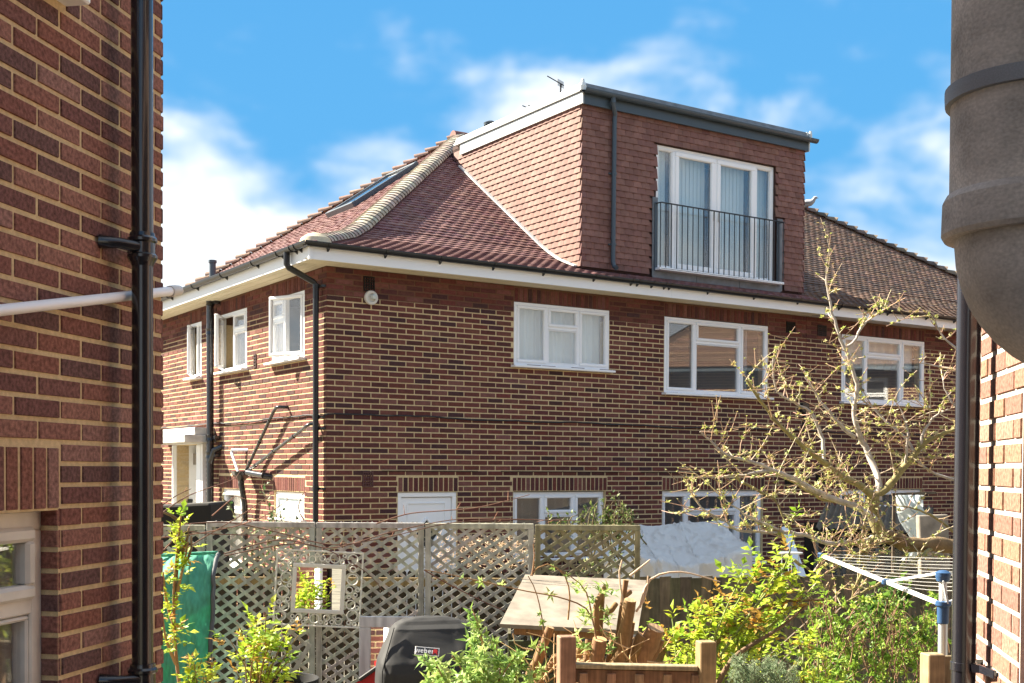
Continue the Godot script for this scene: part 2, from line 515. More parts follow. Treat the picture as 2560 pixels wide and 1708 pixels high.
# ---------------------------------------------------------------- windows
# A framed window in the plane (U, up, N) with its lower left outer corner at P. lights: [x0, y0, x1, y1, sash, glass] as shares of the opening.
func window(parent: Node3D, called: String, P: Vector3, U: Vector3, N: Vector3, w: float, h: float, lights: Array, o := {}) -> Node3D:
	var win := Node3D.new()
	win.name = called
	parent.add_child(win, true)
	var B := Basis(U, Vector3.UP, N)
	var fm: Material = o.get("mat", M.upvc)
	var fw: float = o.get("fw", 0.055)
	var dp := 0.07
	var fr := MB.new()
	var Y := Vector3.UP
	fr.box(P + U * w * 0.5 + Y * (h - fw * 0.5), Vector3(w, fw, dp), B, Color.WHITE, 0.006)
	fr.box(P + U * w * 0.5 + Y * fw * 0.5, Vector3(w, fw, dp), B, Color.WHITE, 0.006)
	fr.box(P + U * fw * 0.5 + Y * h * 0.5, Vector3(fw, h - fw * 2.0 + 0.002, dp), B, Color.WHITE, 0.006)
	fr.box(P + U * (w - fw * 0.5) + Y * h * 0.5, Vector3(fw, h - fw * 2.0 + 0.002, dp), B, Color.WHITE, 0.006)
	var xs := {}
	for l in lights:
		for e in [[l[0], l[1], l[3]], [l[2], l[1], l[3]]]:
			if e[0] > 0.001 and e[0] < 0.999:
				xs[e[0]] = [minf(e[1], xs[e[0]][0] if xs.has(e[0]) else 1.0), maxf(e[2], xs[e[0]][1] if xs.has(e[0]) else 0.0)]
		if l[1] > 0.001:
			fr.box(P + U * w * (l[0] + l[2]) * 0.5 + Y * h * l[1], Vector3(w * (l[2] - l[0]) - fw, fw * 0.9, dp - 0.004), B, Color.WHITE, 0.006)
	for x in xs:
		fr.box(P + U * w * x + Y * h * (xs[x][0] + xs[x][1]) * 0.5, Vector3(fw, h * (xs[x][1] - xs[x][0]) - fw * 1.98, dp - 0.002), B, Color.WHITE, 0.006)
	put("frame", fr, fm, win)
	for l in lights:
		var x0: float = w * l[0] + fw * 0.5
		var x1: float = w * l[2] - fw * 0.5
		var y0: float = h * l[1] + fw * 0.5
		var y1: float = h * l[3] - fw * 0.5
		if l[0] < 0.001: x0 += fw * 0.5
		if l[2] > 0.999: x1 -= fw * 0.5
		if l[1] < 0.001: y0 += fw * 0.5
		if l[3] > 0.999: y1 -= fw * 0.5
		var sw: float = o.get("sash", 0.05) if l[4] > 0 else 0.016
		var turn: float = l[6] if l.size() > 6 else 0.0     # an opened casement, hinged on its left (+) or right (-) edge
		var piv := P + U * (x0 if turn > 0 else x1) + N * 0.045
		var TB := Basis(Vector3.UP, -turn)
		var tp := func(q: Vector3) -> Vector3: return piv + TB * (q - piv) if turn != 0.0 else q
		var SB := TB * B if turn != 0.0 else B
		var out: float = 0.022 if l[4] > 0 else 0.0
		var s := MB.new()
		var mx := (x0 + x1) * 0.5
		var my := (y0 + y1) * 0.5
		var ex: float = 0.012 if l[4] > 0 else 0.0
		s.box(tp.call(P + U * mx + Y * (y1 - sw * 0.5 + ex) + N * out), Vector3(x1 - x0 + ex * 2, sw, 0.06), SB, Color.WHITE, 0.012)
		s.box(tp.call(P + U * mx + Y * (y0 + sw * 0.5 - ex) + N * out), Vector3(x1 - x0 + ex * 2, sw, 0.06), SB, Color.WHITE, 0.012)
		s.box(tp.call(P + U * (x0 + sw * 0.5 - ex) + Y * my + N * out), Vector3(sw, y1 - y0 - sw * 2 + ex * 2 + 0.01, 0.058), SB, Color.WHITE, 0.012)
		s.box(tp.call(P + U * (x1 - sw * 0.5 + ex) + Y * my + N * out), Vector3(sw, y1 - y0 - sw * 2 + ex * 2 + 0.01, 0.058), SB, Color.WHITE, 0.012)
		put("sash" if l[4] > 0 else "bead", s, fm, win)
		var g := MB.new()
		for zz in [0.006, -0.016]:
			g.box(tp.call(P + U * mx + Y * my + N * (zz + out * 0.6)), Vector3(x1 - x0 - sw * 2 + 0.02 + ex * 2, y1 - y0 - sw * 2 + 0.02 + ex * 2, 0.004), SB)
		put("pane", g, M.frost if l[5] == 1 else M.glass, win)
	if o.get("sill", true):
		var s2 := MB.new()
		s2.box(P + U * w * 0.5 - Y * 0.018 + N * 0.055, Vector3(w + o.get("sill_over", 0.10), 0.034, 0.18), B, Color.WHITE, 0.006)
		put("sill", s2, fm, win)
	return win

func airbrick(parent: Node3D, P: Vector3, U: Vector3, N: Vector3, w: float, h: float, col: Color, cells := Vector2i(4, 5)) -> void:
	var mb := MB.new()
	var B := Basis(U, Vector3.UP, N)
	mb.box(P - N * 0.03, Vector3(w, h, 0.02), B, Color(0.004, 0.004, 0.004))
	var bx := 0.018
	for i in cells.x + 1:
		mb.box(P + U * (w - bx) * (float(i) / cells.x - 0.5), Vector3(bx if i == 0 or i == cells.x else 0.012, h, 0.02), B, col, 0.002)
	for i in cells.y + 1:
		mb.box(P + Vector3.UP * (h - bx) * (float(i) / cells.y - 0.5) + N * 0.001, Vector3(w, bx if i == 0 or i == cells.y else 0.012, 0.02), B, col, 0.002)
	put("air_brick", mb, M.tile, parent)

# ---------------------------------------------------------------- the house
var PROF_D := [-0.5, 0.0, 0.5, 0.9, 1.2, 4.95]
var PROF_H := [5.30, 5.47, 5.65, 5.87, 6.08, 8.70]

func roof_h(d: float) -> float:
	for i in PROF_D.size() - 1:
		if d <= PROF_D[i + 1]:
			return lerpf(PROF_H[i], PROF_H[i + 1], (d - PROF_D[i]) / (PROF_D[i + 1] - PROF_D[i]))
	return PROF_H[-1]

func tile_into(mb: MB, p: Vector3, u: Vector3, up: Vector3, nn: Vector3, w: float, len: float, col: Color, lift := 0.028, thick := 0.018, camber := 0.006) -> void:
	# p is the middle of the lower edge on the roof plane; up runs up the slope
	var hw := w * 0.5
	var a := p - u * hw + nn * lift
	var m := p + nn * (lift + camber)
	var b := p + u * hw + nn * lift
	var e := up * len - nn * (lift - 0.006)
	mb.quad(a, m, m + e, a + e, col)
	mb.quad(m, b, b + e, m + e, col)
	var t := -nn * thick
	mb.quad(a + t, m + t, m, a, col)
	mb.quad(m + t, b + t, b, m, col)
	mb.quad(a + t, a, a + e, a + e + t, col)
	mb.quad(b, b + t, b + e + t, b + e, col)

var tile_meshes := {}
func tile_mesh(tone: int, pal: Array, key: String, w: float, len: float, lift: float) -> ArrayMesh:
	var kk := key + str(tone) + str(pal[0])
	if not tile_meshes.has(kk):
		var mb := MB.new()
		tile_into(mb, Vector3.ZERO, Vector3.RIGHT, Vector3.UP, Vector3.BACK, w, len, pal[tone], lift)
		tile_meshes[kk] = mb.mesh()
	return tile_meshes[kk]

# Rows of plain tiles on a slope: O is the point above the wall face at u = 0, U runs along the eaves, T points inwards.
func tile_slope(roof: Node3D, O: Vector3, U: Vector3, T: Vector3, lo: Callable, hi: Callable, pal: Array, skip: Callable, pick: Callable, most: int, piece := "roof_tile", key := "r") -> void:
	var d := -0.52
	var row := 0
	var mb := MB.new()
	var made := 0
	var w := 0.165
	while d < 4.93:
		var h := roof_h(d)
		var h2 := roof_h(d + 0.02)
		var up := (T * 0.02 + Vector3.UP * (h2 - h)).normalized()
		var nn := U.cross(up)
		if nn.y < 0:
			nn = -nn
		var a: float = lo.call(d)
		var b: float = hi.call(d)
		var x := floorf(a / w) * w + (w * 0.5 if row % 2 == 1 else 0.0)
		while x < b:
			var u0 := maxf(x, a)
			var u1 := minf(x + w, b)
			var mid := (u0 + u1) * 0.5
			if u1 - u0 > 0.02 and not skip.call(mid, d):
				var p := O + U * mid + T * d + Vector3.UP * h
				var tone := rng.randi() % pal.size()
				var bs := Basis(U, up, nn)
				if u1 - u0 > w - 0.01 and made < most and pick.call(mid, d):
					part_mesh(piece, tile_mesh(tone, pal, key, w - 0.004, 0.17, 0.028), M.tile, roof, Transform3D(bs * Basis(Vector3.BACK, R(-0.006, 0.006)), p))
					made += 1
				else:
					tile_into(mb, p + nn * R(-0.002, 0.003) + up * R(-0.004, 0.004), U, up, nn, u1 - u0 - 0.004, 0.17, vary(pal[tone], 0.08))
			x += w
		d += 0.1 * Vector2(up.dot(T), up.y).normalized().x
		row += 1
	put(piece + "_rows", mb, M.tile, roof, "stuff")

# Bonnet tiles climbing a hip from foot to head
func hip_tiles(roof: Node3D, foot: Callable, pal: Array, step := 0.085, big := 0.158, small := 0.140) -> void:
	var d := -0.28
	while d < 4.95:
		var p: Vector3 = foot.call(d)
		var q: Vector3 = foot.call(d + 0.05)
		var up := (q - p).normalized()
		var side := up.cross(Vector3.UP).normalized()
		var nn := side.cross(up).normalized()
		var mb := MB.new()
		var ring := []
		var cnt := 8
		for e in 2:
			for i in cnt + 1:
				var t := PI * (i / float(cnt) - 0.5) * 0.92
				var rr: float = big if e == 0 else small
				var lift: float = -0.042 if e == 0 else -0.050
				ring.append(p + up * (0.0 if e == 0 else maxf(0.19, step * 1.75)) + side * sin(t) * rr * 1.15 + nn * (cos(t) * rr * 0.75 + lift))
		var col := vary(pal[rng.randi() % pal.size()], 0.1)
		for i in cnt:
			mb.quad(ring[i + 1], ring[i], ring[cnt + 1 + i], ring[cnt + 2 + i], col)
			var t0: Vector3 = ring[i] - nn * 0.012
			var t1: Vector3 = ring[i + 1] - nn * 0.012
			mb.quad(ring[i], ring[i + 1], t1, t0, col)
		put("bonnet_tile", mb, M.bonnet, roof)
		d += step

func half_pipe(mb: MB, a: Vector3, b: Vector3, r: float, col := Color.WHITE) -> void:   # an open half-round gutter with wall thickness
	var x := (b - a).normalized()
	var z := x.cross(Vector3.UP).normalized()
	var cnt := 8
	var k := 0
	for i in cnt:
		var t0 := PI * i / cnt
		var t1 := PI * (i + 1) / cnt
		var d0 := z * cos(t0) - Vector3.UP * sin(t0)
		var d1 := z * cos(t1) - Vector3.UP * sin(t1)
		mb.quad(a + d0 * r, a + d1 * r, b + d1 * r, b + d0 * r, col)
		mb.quad(a + d1 * (r - 0.004), a + d0 * (r - 0.004), b + d0 * (r - 0.004), b + d1 * (r - 0.004), col)
	for s in [1.0, -1.0]:
		mb.bar(a + z * (r - 0.002) * s, b + z * (r - 0.002) * s, 0.012, 0.008, Vector3.UP, col)

func gutter_bracket(parent: Node3D, p: Vector3, nn: Vector3, r: float) -> void:
	var mb := MB.new()
	var x := nn.cross(Vector3.UP).normalized()
	var cnt := 6
	var prev := Vector3.ZERO
	for i in cnt + 1:
		var t := PI * i / cnt
		var q := p + nn * cos(t) * (r + 0.006) - Vector3.UP * sin(t) * (r + 0.006)
		if i > 0:
			mb.bar(prev, q, 0.008, 0.03, (q - p).normalized(), Color.WHITE)
		prev = q
	var w := PackedVector2Array([Vector2(0, 0), Vector2(0.075, 0.05), Vector2(0, 0.085)])
	mb.prism(w, Transform3D(Basis(nn, Vector3.UP, nn.cross(Vector3.UP)), p - nn * (r + 0.03) - Vector3.UP * (r + 0.05) + x * -0.012), 0.024)
	put("gutter_bracket", mb, M.black, parent)

func build_house() -> void:
	house = thing("semi_detached_house", "brick house with red tile-hung dormer, grey balcony rail and white fascia", "house", HC, YAW)
	neighbour = thing("attached_house", "attached brick house under a brown plain-tile roof, beyond the dormer", "house", HC, YAW)
	var X := Vector3.RIGHT
	var Z := Vector3.BACK      # outwards from the front wall
	var NX := Vector3.LEFT     # outwards from the side wall
	var TT := Vector3.FORWARD  # into the house
	# -- walls
	var f_holes := [[2.96, 3.99, 4.705, 4.914], [5.808, 3.70, 8.08, 4.914], [1.072, 0.0, 2.014, 2.147], [2.965, 1.15, 4.656, 2.147], [5.793, 0.94, 8.0, 2.147]]
	var f_sold := [[2.96, 4.914, 4.705, 5.122], [5.808, 4.914, 8.08, 5.122], [1.072, 2.147, 2.03, 2.357], [2.95, 2.147, 4.684, 2.357], [5.79, 2.147, 8.03, 2.357]]
	var fw := put("front_wall", null, null, house)
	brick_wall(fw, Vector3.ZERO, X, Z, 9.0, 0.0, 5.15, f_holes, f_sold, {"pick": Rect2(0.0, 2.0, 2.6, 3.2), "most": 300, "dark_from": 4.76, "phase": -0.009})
	var n_holes := [[0.893, 3.70, 3.14, 4.90], [0.895, 0.94, 3.128, 2.147]]
	var n_sold := [[0.893, 4.90, 3.14, 5.11], [0.895, 2.147, 3.13, 2.357]]
	var nw := put("front_wall", null, null, neighbour)
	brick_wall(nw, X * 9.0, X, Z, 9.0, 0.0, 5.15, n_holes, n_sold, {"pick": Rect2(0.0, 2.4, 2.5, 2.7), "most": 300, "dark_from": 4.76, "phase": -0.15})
	# side wall: u runs from the back (t = 9.9) to the front corner
	var L := 9.9
	var sh := func(t0: float, t1: float, h0: float, h1: float) -> Array: return [L - t1, h0, L - t0, h1]
	var s_holes := [sh.call(5.0, 5.58, 3.99, 4.914), sh.call(2.906, 4.046, 3.99, 4.914), sh.call(0.724, 1.896, 3.99, 4.914), sh.call(3.13, 4.0, 0.95, 2.14), sh.call(0.721, 1.814, 1.76, 2.14), sh.call(4.82, 6.33, 0.0, 2.86)]
	var s_sold := [sh.call(5.0, 5.58, 4.914, 5.122), sh.call(2.906, 4.046, 4.914, 5.122), sh.call(0.724, 1.896, 4.914, 5.122), sh.call(3.1, 4.15, 2.14, 2.35), sh.call(0.70, 1.85, 2.14, 2.35)]
	var sw := put("side_wall", null, null, house)
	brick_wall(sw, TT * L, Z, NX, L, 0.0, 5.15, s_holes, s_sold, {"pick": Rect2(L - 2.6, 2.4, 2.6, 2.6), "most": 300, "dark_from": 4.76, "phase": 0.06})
	# the hidden back, party and end walls and the floors
	var inner := MB.new()
	inner.box(Vector3(4.5, 2.575, -9.79), Vector3(9.0, 5.15, 0.2))
	inner.box(Vector3(8.9, 2.575, -4.9), Vector3(0.15, 5.14, 9.5))
	inner.box(Vector3(4.5, 2.575, -4.2), Vector3(8.4, 5.13, 0.12))
	inner.box(Vector3(4.6, 2.62, -5.0), Vector3(8.6, 0.2, 9.4))
	inner.box(Vector3(4.6, 0.02, -5.0), Vector3(8.6, 0.04, 9.4))
	inner.box(Vector3(5.0, 2.575, -2.2), Vector3(0.1, 5.12, 3.8))
	put("inner_wall", inner, M.room, house)
	var inner2 := MB.new()
	inner2.box(Vector3(13.5, 2.575, -9.79), Vector3(9.0, 5.15, 0.2))
	inner2.box(Vector3(17.9, 2.575, -4.9), Vector3(0.2, 5.14, 9.5))
	inner2.box(Vector3(13.5, 2.575, -4.2), Vector3(8.6, 5.13, 0.12))
	inner2.box(Vector3(13.5, 2.62, -5.0), Vector3(8.6, 0.2, 9.4))
	put("inner_wall", inner2, M.room, neighbour)
	# -- windows
	var three := func(a: float, b: float, top: float) -> Array: return [[0.0, 0.0, a, 1.0, 1, 0], [a, 0.0, b, 1.0 - top, 0, 0], [a, 1.0 - top, b, 1.0, 1, 0], [b, 0.0, 1.0, 1.0, 1, 0]]
	window(house, "window", Vector3(2.96, 3.99, -0.035), X, Z, 1.745, 0.92, three.call(0.335, 0.665, 0.37))
	window(house, "window", Vector3(5.808, 3.70, -0.035), X, Z, 2.272, 1.205, three.call(0.285, 0.72, 0.30))
	window(house, "window", Vector3(2.965, 1.15, -0.085), X, Z, 1.69, 0.985, three.call(0.335, 0.67, 0.34))
	window(house, "window", Vector3(5.793, 0.94, -0.085), X, Z, 2.207, 1.195, three.call(0.25, 0.75, 0.30))
	window(neighbour, "window", Vector3(9.893, 3.70, -0.035), X, Z, 2.247, 1.195, three.call(0.285, 0.71, 0.29))
	window(neighbour, "window", Vector3(9.895, 0.94, -0.085), X, Z, 2.23, 1.195, three.call(0.285, 0.71, 0.29))
	# side windows: the left edge seen from outside is the far one
	window(house, "window", Vector3(0.035, 3.99, -5.58), Z, NX, 0.58, 0.92, [[0.0, 0.0, 0.62, 1.0, 1, 0, 0.5], [0.62, 0.0, 1.0, 1.0, 0, 0]])
	window(house, "window", Vector3(0.035, 3.99, -4.046), Z, NX, 1.14, 0.92, [[0.0, 0.0, 0.5, 1.0, 1, 0, 0.55], [0.5, 0.0, 1.0, 0.66, 0, 0], [0.5, 0.66, 1.0, 1.0, 1, 0]])
	window(house, "window", Vector3(0.035, 3.99, -1.896), Z, NX, 1.172, 0.92, [[0.0, 0.0, 0.4, 0.66, 0, 0], [0.0, 0.66, 0.4, 1.0, 1, 0], [0.4, 0.0, 1.0, 1.0, 1, 0, -0.42]])
	window(house, "window", Vector3(0.07, 0.95, -4.0), Z, NX, 0.87, 1.18, [[0.0, 0.0, 1.0, 0.72, 0, 0], [0.0, 0.72, 1.0, 1.0, 1, 0]])
	window(house, "window", Vector3(0.07, 1.76, -1.814), Z, NX, 1.093, 0.37, [[0.0, 0.0, 1.0, 1.0, 1, 1]])
	# -- back door
	var door := put("back_door", null, null, house)
	var df := MB.new()
	var dx := 1.543
	df.box(Vector3(dx, 2.11, -0.06), Vector3(0.942, 0.065, 0.08), Basis(), Color.WHITE, 0.006)
	for s in [-1.0, 1.0]:
		df.box(Vector3(dx + s * 0.438, 1.04, -0.06), Vector3(0.066, 2.075, 0.08), Basis(), Color.WHITE, 0.006)
	put("door_frame", df, M.upvc, door)
	var dl := MB.new()
	dl.box(Vector3(dx, 1.04, -0.075), Vector3(0.80, 2.06, 0.05), Basis(), Color.WHITE, 0.004)
	dl.box(Vector3(dx, 1.99, -0.045), Vector3(0.60, 0.02, 0.02), Basis(), Color.WHITE, 0.006)
	for s in [-1.0, 1.0]:
		dl.box(Vector3(dx + s * 0.30, 1.1, -0.045), Vector3(0.02, 1.76, 0.02), Basis(), Color.WHITE, 0.006)
		dl.bar(Vector3(dx, 1.78, -0.04), Vector3(dx + s * 0.20, 1.55, -0.04), 0.03, 0.03, Z, Color.WHITE, 0.005)
		dl.bar(Vector3(dx, 1.32, -0.04), Vector3(dx + s * 0.20, 1.55, -0.04), 0.03, 0.03, Z, Color.WHITE, 0.005)
	put("door_leaf", dl, M.upvc, door)
	var dg := MB.new()
	dg.prism(PackedVector2Array([Vector2(-0.17, 1.55), Vector2(0, 1.35), Vector2(0.17, 1.55), Vector2(0, 1.75)]), Transform3D(Basis(), Vector3(dx, 0, -0.043)), 0.005)
	put("diamond_pane", dg, M.black, door)
	# -- fascia, soffit, gutter
	var fas := MB.new()
	fas.box(Vector3(4.29, 5.215, 0.41), Vector3(9.42, 0.17, 0.02), Basis(), Color.WHITE, 0.004)
	fas.box(Vector3(-0.41, 5.215, -4.95), Vector3(0.02, 0.17, 10.74), Basis(), Color.WHITE, 0.004)
	fas.box(Vector3(-0.415, 5.213, 0.415), Vector3(0.045, 0.182, 0.045), Basis(), Color.WHITE, 0.006)
	for x in [5.62]:
		fas.box(Vector3(x, 5.215, 0.413), Vector3(0.06, 0.174, 0.024), Basis(), Color.WHITE, 0.004)
	put("fascia", fas, M.upvc, house)
	var fas2 := MB.new()
	fas2.box(Vector3(13.72, 5.205, 0.41), Vector3(9.42, 0.17, 0.02), Basis(), Color.WHITE, 0.004)
	put("fascia", fas2, M.upvc, neighbour)
	for i in 3:
		var so := MB.new()
		so.box(Vector3(4.3, 5.146 + i * 0.004, 0.07 + i * 0.135), Vector3(9.4 + 0.03 * i, 0.012, 0.125), Basis(), Color.WHITE, 0.003)
		so.box(Vector3(-0.07 - i * 0.135, 5.145 + i * 0.004, -4.95), Vector3(0.125, 0.012, 10.1 + 0.25 * i), Basis(), Color.WHITE, 0.003)
		put("soffit_board", so, M.soffit, house)
	var so2 := MB.new()
	so2.box(Vector3(13.7, 5.146, 0.2), Vector3(9.3, 0.012, 0.4), Basis(), Color.WHITE, 0.003)
	put("soffit_board", so2, M.upvc_warm, neighbour)
	var gu := MB.new()
	half_pipe(gu, Vector3(-0.53, 5.335, 0.485), Vector3(9.0, 5.318, 0.485), 0.058)
	half_pipe(gu, Vector3(-0.485, 5.335, -10.3), Vector3(-0.485, 5.335, 0.53), 0.058)
	var gut := put("gutter", gu, M.black, house)
	for x in [-0.2, 0.62, 1.45, 2.3, 3.15, 4.05, 4.75, 4.87, 5.15, 5.4, 5.5, 6.3, 7.3, 8.3]:
		gutter_bracket(gut, Vector3(x, 5.335, 0.485), Z, 0.058)
	for t in [-0.15, 0.0, 0.45, 1.35, 2.6, 3.9, 5.2, 6.2, 7.2]:
		gutter_bracket(gut, Vector3(-0.485, 5.335, -t), NX, 0.058)
	var gu2 := MB.new()
	half_pipe(gu2, Vector3(9.002, 5.318, 0.485), Vector3(18.4, 5.30, 0.485), 0.058)
	var gut2 := put("gutter", gu2, M.black, neighbour)
	for x in [9.3, 10.1, 10.35, 10.55, 11.6, 12.4, 13.3]:
		gutter_bracket(gut2, Vector3(x, 5.315, 0.485), Z, 0.058)
	# -- roof
	var roof := put("roof", null, null, house)
	var roof2 := put("roof", null, null, neighbour)
	for e in [[roof, 0.0, 9.0], [roof2, 9.0, 18.0]]:
		var sheet := MB.new()
		var ds := [-0.45, 0.0, 0.5, 0.9, 1.2, 2.0, 3.0, 4.0, 4.95]
		for i in ds.size() - 1:
			var d0: float = ds[i]
			var d1: float = ds[i + 1]
			var h0 := roof_h(d0) - 0.012
			var h1 := roof_h(d1) - 0.012
			var a0: float = maxf(e[1], d0) if e[1] == 0.0 else e[1]
			var a1: float = maxf(e[1], d1) if e[1] == 0.0 else e[1]
			if e[1] == 0.0:
				a0 = d0; a1 = d1
			var b0: float = 18.0 - d0 if e[2] == 18.0 else e[2]
			var b1: float = 18.0 - d1 if e[2] == 18.0 else e[2]
			sheet.quad(Vector3(a0, h0, -d0), Vector3(b0, h0, -d0), Vector3(b1, h1, -d1), Vector3(a1, h1, -d1))
			sheet.quad(Vector3(b0, h0, -9.9 + d0), Vector3(a0, h0, -9.9 + d0), Vector3(a1, h1, -9.9 + d1), Vector3(b1, h1, -9.9 + d1))
			if e[1] == 0.0:
				sheet.quad(Vector3(d0, h0, -9.9 + d0), Vector3(d0, h0, -d0), Vector3(d1, h1, -d1), Vector3(d1, h1, -9.9 + d1))
			else:
				sheet.quad(Vector3(b0, h0, -d0), Vector3(b0, h0, -9.9 + d0), Vector3(b1, h1, -9.9 + d1), Vector3(b1, h1, -d1))
		put("underlay", sheet, M.felt, e[0])
	var red := [Color(0.33, 0.165, 0.155), Color(0.28, 0.14, 0.14), Color(0.37, 0.19, 0.175), Color(0.30, 0.14, 0.15), Color(0.39, 0.21, 0.19)]
	var brown := [Color(0.246, 0.152, 0.104), Color(0.290, 0.181, 0.128), Color(0.203, 0.131, 0.099), Color(0.334, 0.203, 0.145), Color(0.174, 0.123, 0.099)]
	var no := func(_u: float, _d: float) -> bool: return false
	var dormer_gap := func(u: float, d: float) -> bool: return u > 4.15 and u < 8.97 and d > 0.02
	tile_slope(roof, Vector3.ZERO, X, TT, func(d: float) -> float: return d, func(_d: float) -> float: return 9.0, red, dormer_gap, func(u: float, d: float) -> bool: return u < 4.4 and d > -0.2, 300)
	tile_slope(roof2, Vector3.ZERO, X, TT, func(_d: float) -> float: return 9.0, func(d: float) -> float: return 18.0 - d, brown, func(u: float, d: float) -> bool: return u < 8.97 and d > 0.02, func(u: float, d: float) -> bool: return u < 12.0 and d > 0.6, 300)
	tile_slope(roof, TT * L, Z, X, func(d: float) -> float: return d, func(d: float) -> float: return L - d, red, no, no, 0, "side_tile")
	var grey := [Color(0.80, 0.71, 0.58), Color(0.72, 0.62, 0.51), Color(0.86, 0.77, 0.63), Color(0.68, 0.57, 0.47)]
	var old := [Color(0.290, 0.217, 0.160), Color(0.232, 0.174, 0.131), Color(0.348, 0.261, 0.189)]
	hip_tiles(roof, func(d: float) -> Vector3: return Vector3(d, roof_h(d) + 0.03, -d), grey)
	hip_tiles(roof, func(d: float) -> Vector3: return Vector3(d, roof_h(d) + 0.03, -9.9 + d), [Color(0.40, 0.25, 0.19), Color(0.36, 0.22, 0.17)], 0.15, 0.20, 0.11)
	hip_tiles(roof2, func(d: float) -> Vector3: return Vector3(18.0 - d, roof_h(d) + 0.03, -d), old, 0.15, 0.20, 0.11)
	var rd := MB.new()
	rd.tube([Vector3(4.8, 8.70, -4.95), Vector3(9.0, 8.70, -4.95)], [0.12], 12, Color(0.33, 0.14, 0.12))
	put("ridge_tile", rd, M.tile, roof)
	var rd2 := MB.new()
	rd2.tube([Vector3(9.0, 8.70, -4.95), Vector3(13.1, 8.70, -4.95)], [0.12], 12, Color(0.17, 0.1, 0.07))
	put("ridge_tile", rd2, M.tile, roof2)
	var hf := MB.new()   # mortar at the hip foot
	hf.lathe([Vector2(0.22, -0.06), Vector2(0.22, 0.0), Vector2(0.19, 0.08), Vector2(0.12, 0.13), Vector2(0.05, 0.15), Vector2(0.0, 0.152)], 20, Transform3D(Basis(), Vector3(-0.28, 5.34, 0.28)), Color(0.82, 0.72, 0.52))
	put("hip_foot", hf, M.mortar, roof)
	# roof window on the sunny slope
	var sky_n := Vector3(-0.573, 0.819, 0).normalized()
	var sky_u := Vector3(0.819, 0.573, 0).normalized()
	var sl := put("roof_window", null, null, house)
	var so3 := Vector3(3.05, roof_h(3.05) + 0.04, -4.75)
	var sf := MB.new()
	var sb := Basis(Vector3.BACK, sky_u, Vector3.BACK.cross(sky_u))
	for s in [-1.0, 1.0]:
		sf.box(so3 + Vector3.BACK * s * 0.52 + sky_n * 0.03, Vector3(0.07, 1.55, 0.10), sb, Color.WHITE, 0.008)
		sf.box(so3 + sky_u * s * 0.74 + sky_n * 0.03, Vector3(1.1, 0.08, 0.11), sb, Color.WHITE, 0.008)
	put("frame", sf, M.anthracite, sl)
	var sg := MB.new()
	sg.box(so3 + sky_n * 0.05, Vector3(1.0, 1.44, 0.012), sb)
	put("pane", sg, M.glass, sl)
	# vent pipe through the side slope and a flue on the far slope
	var vp := MB.new()
	vp.lathe([Vector2(0.055, -0.3), Vector2(0.055, 0.50), Vector2(0.07, 0.50), Vector2(0.07, 0.545), Vector2(0.05, 0.55), Vector2(0.05, 0.4)], 14, Transform3D(Basis(), Vector3(0.3, 5.45, -5.31)))
	put("vent_pipe", vp, M.anthracite, house)
	build_dormer(X, Z)
	build_house_fittings(X, Z, NX)

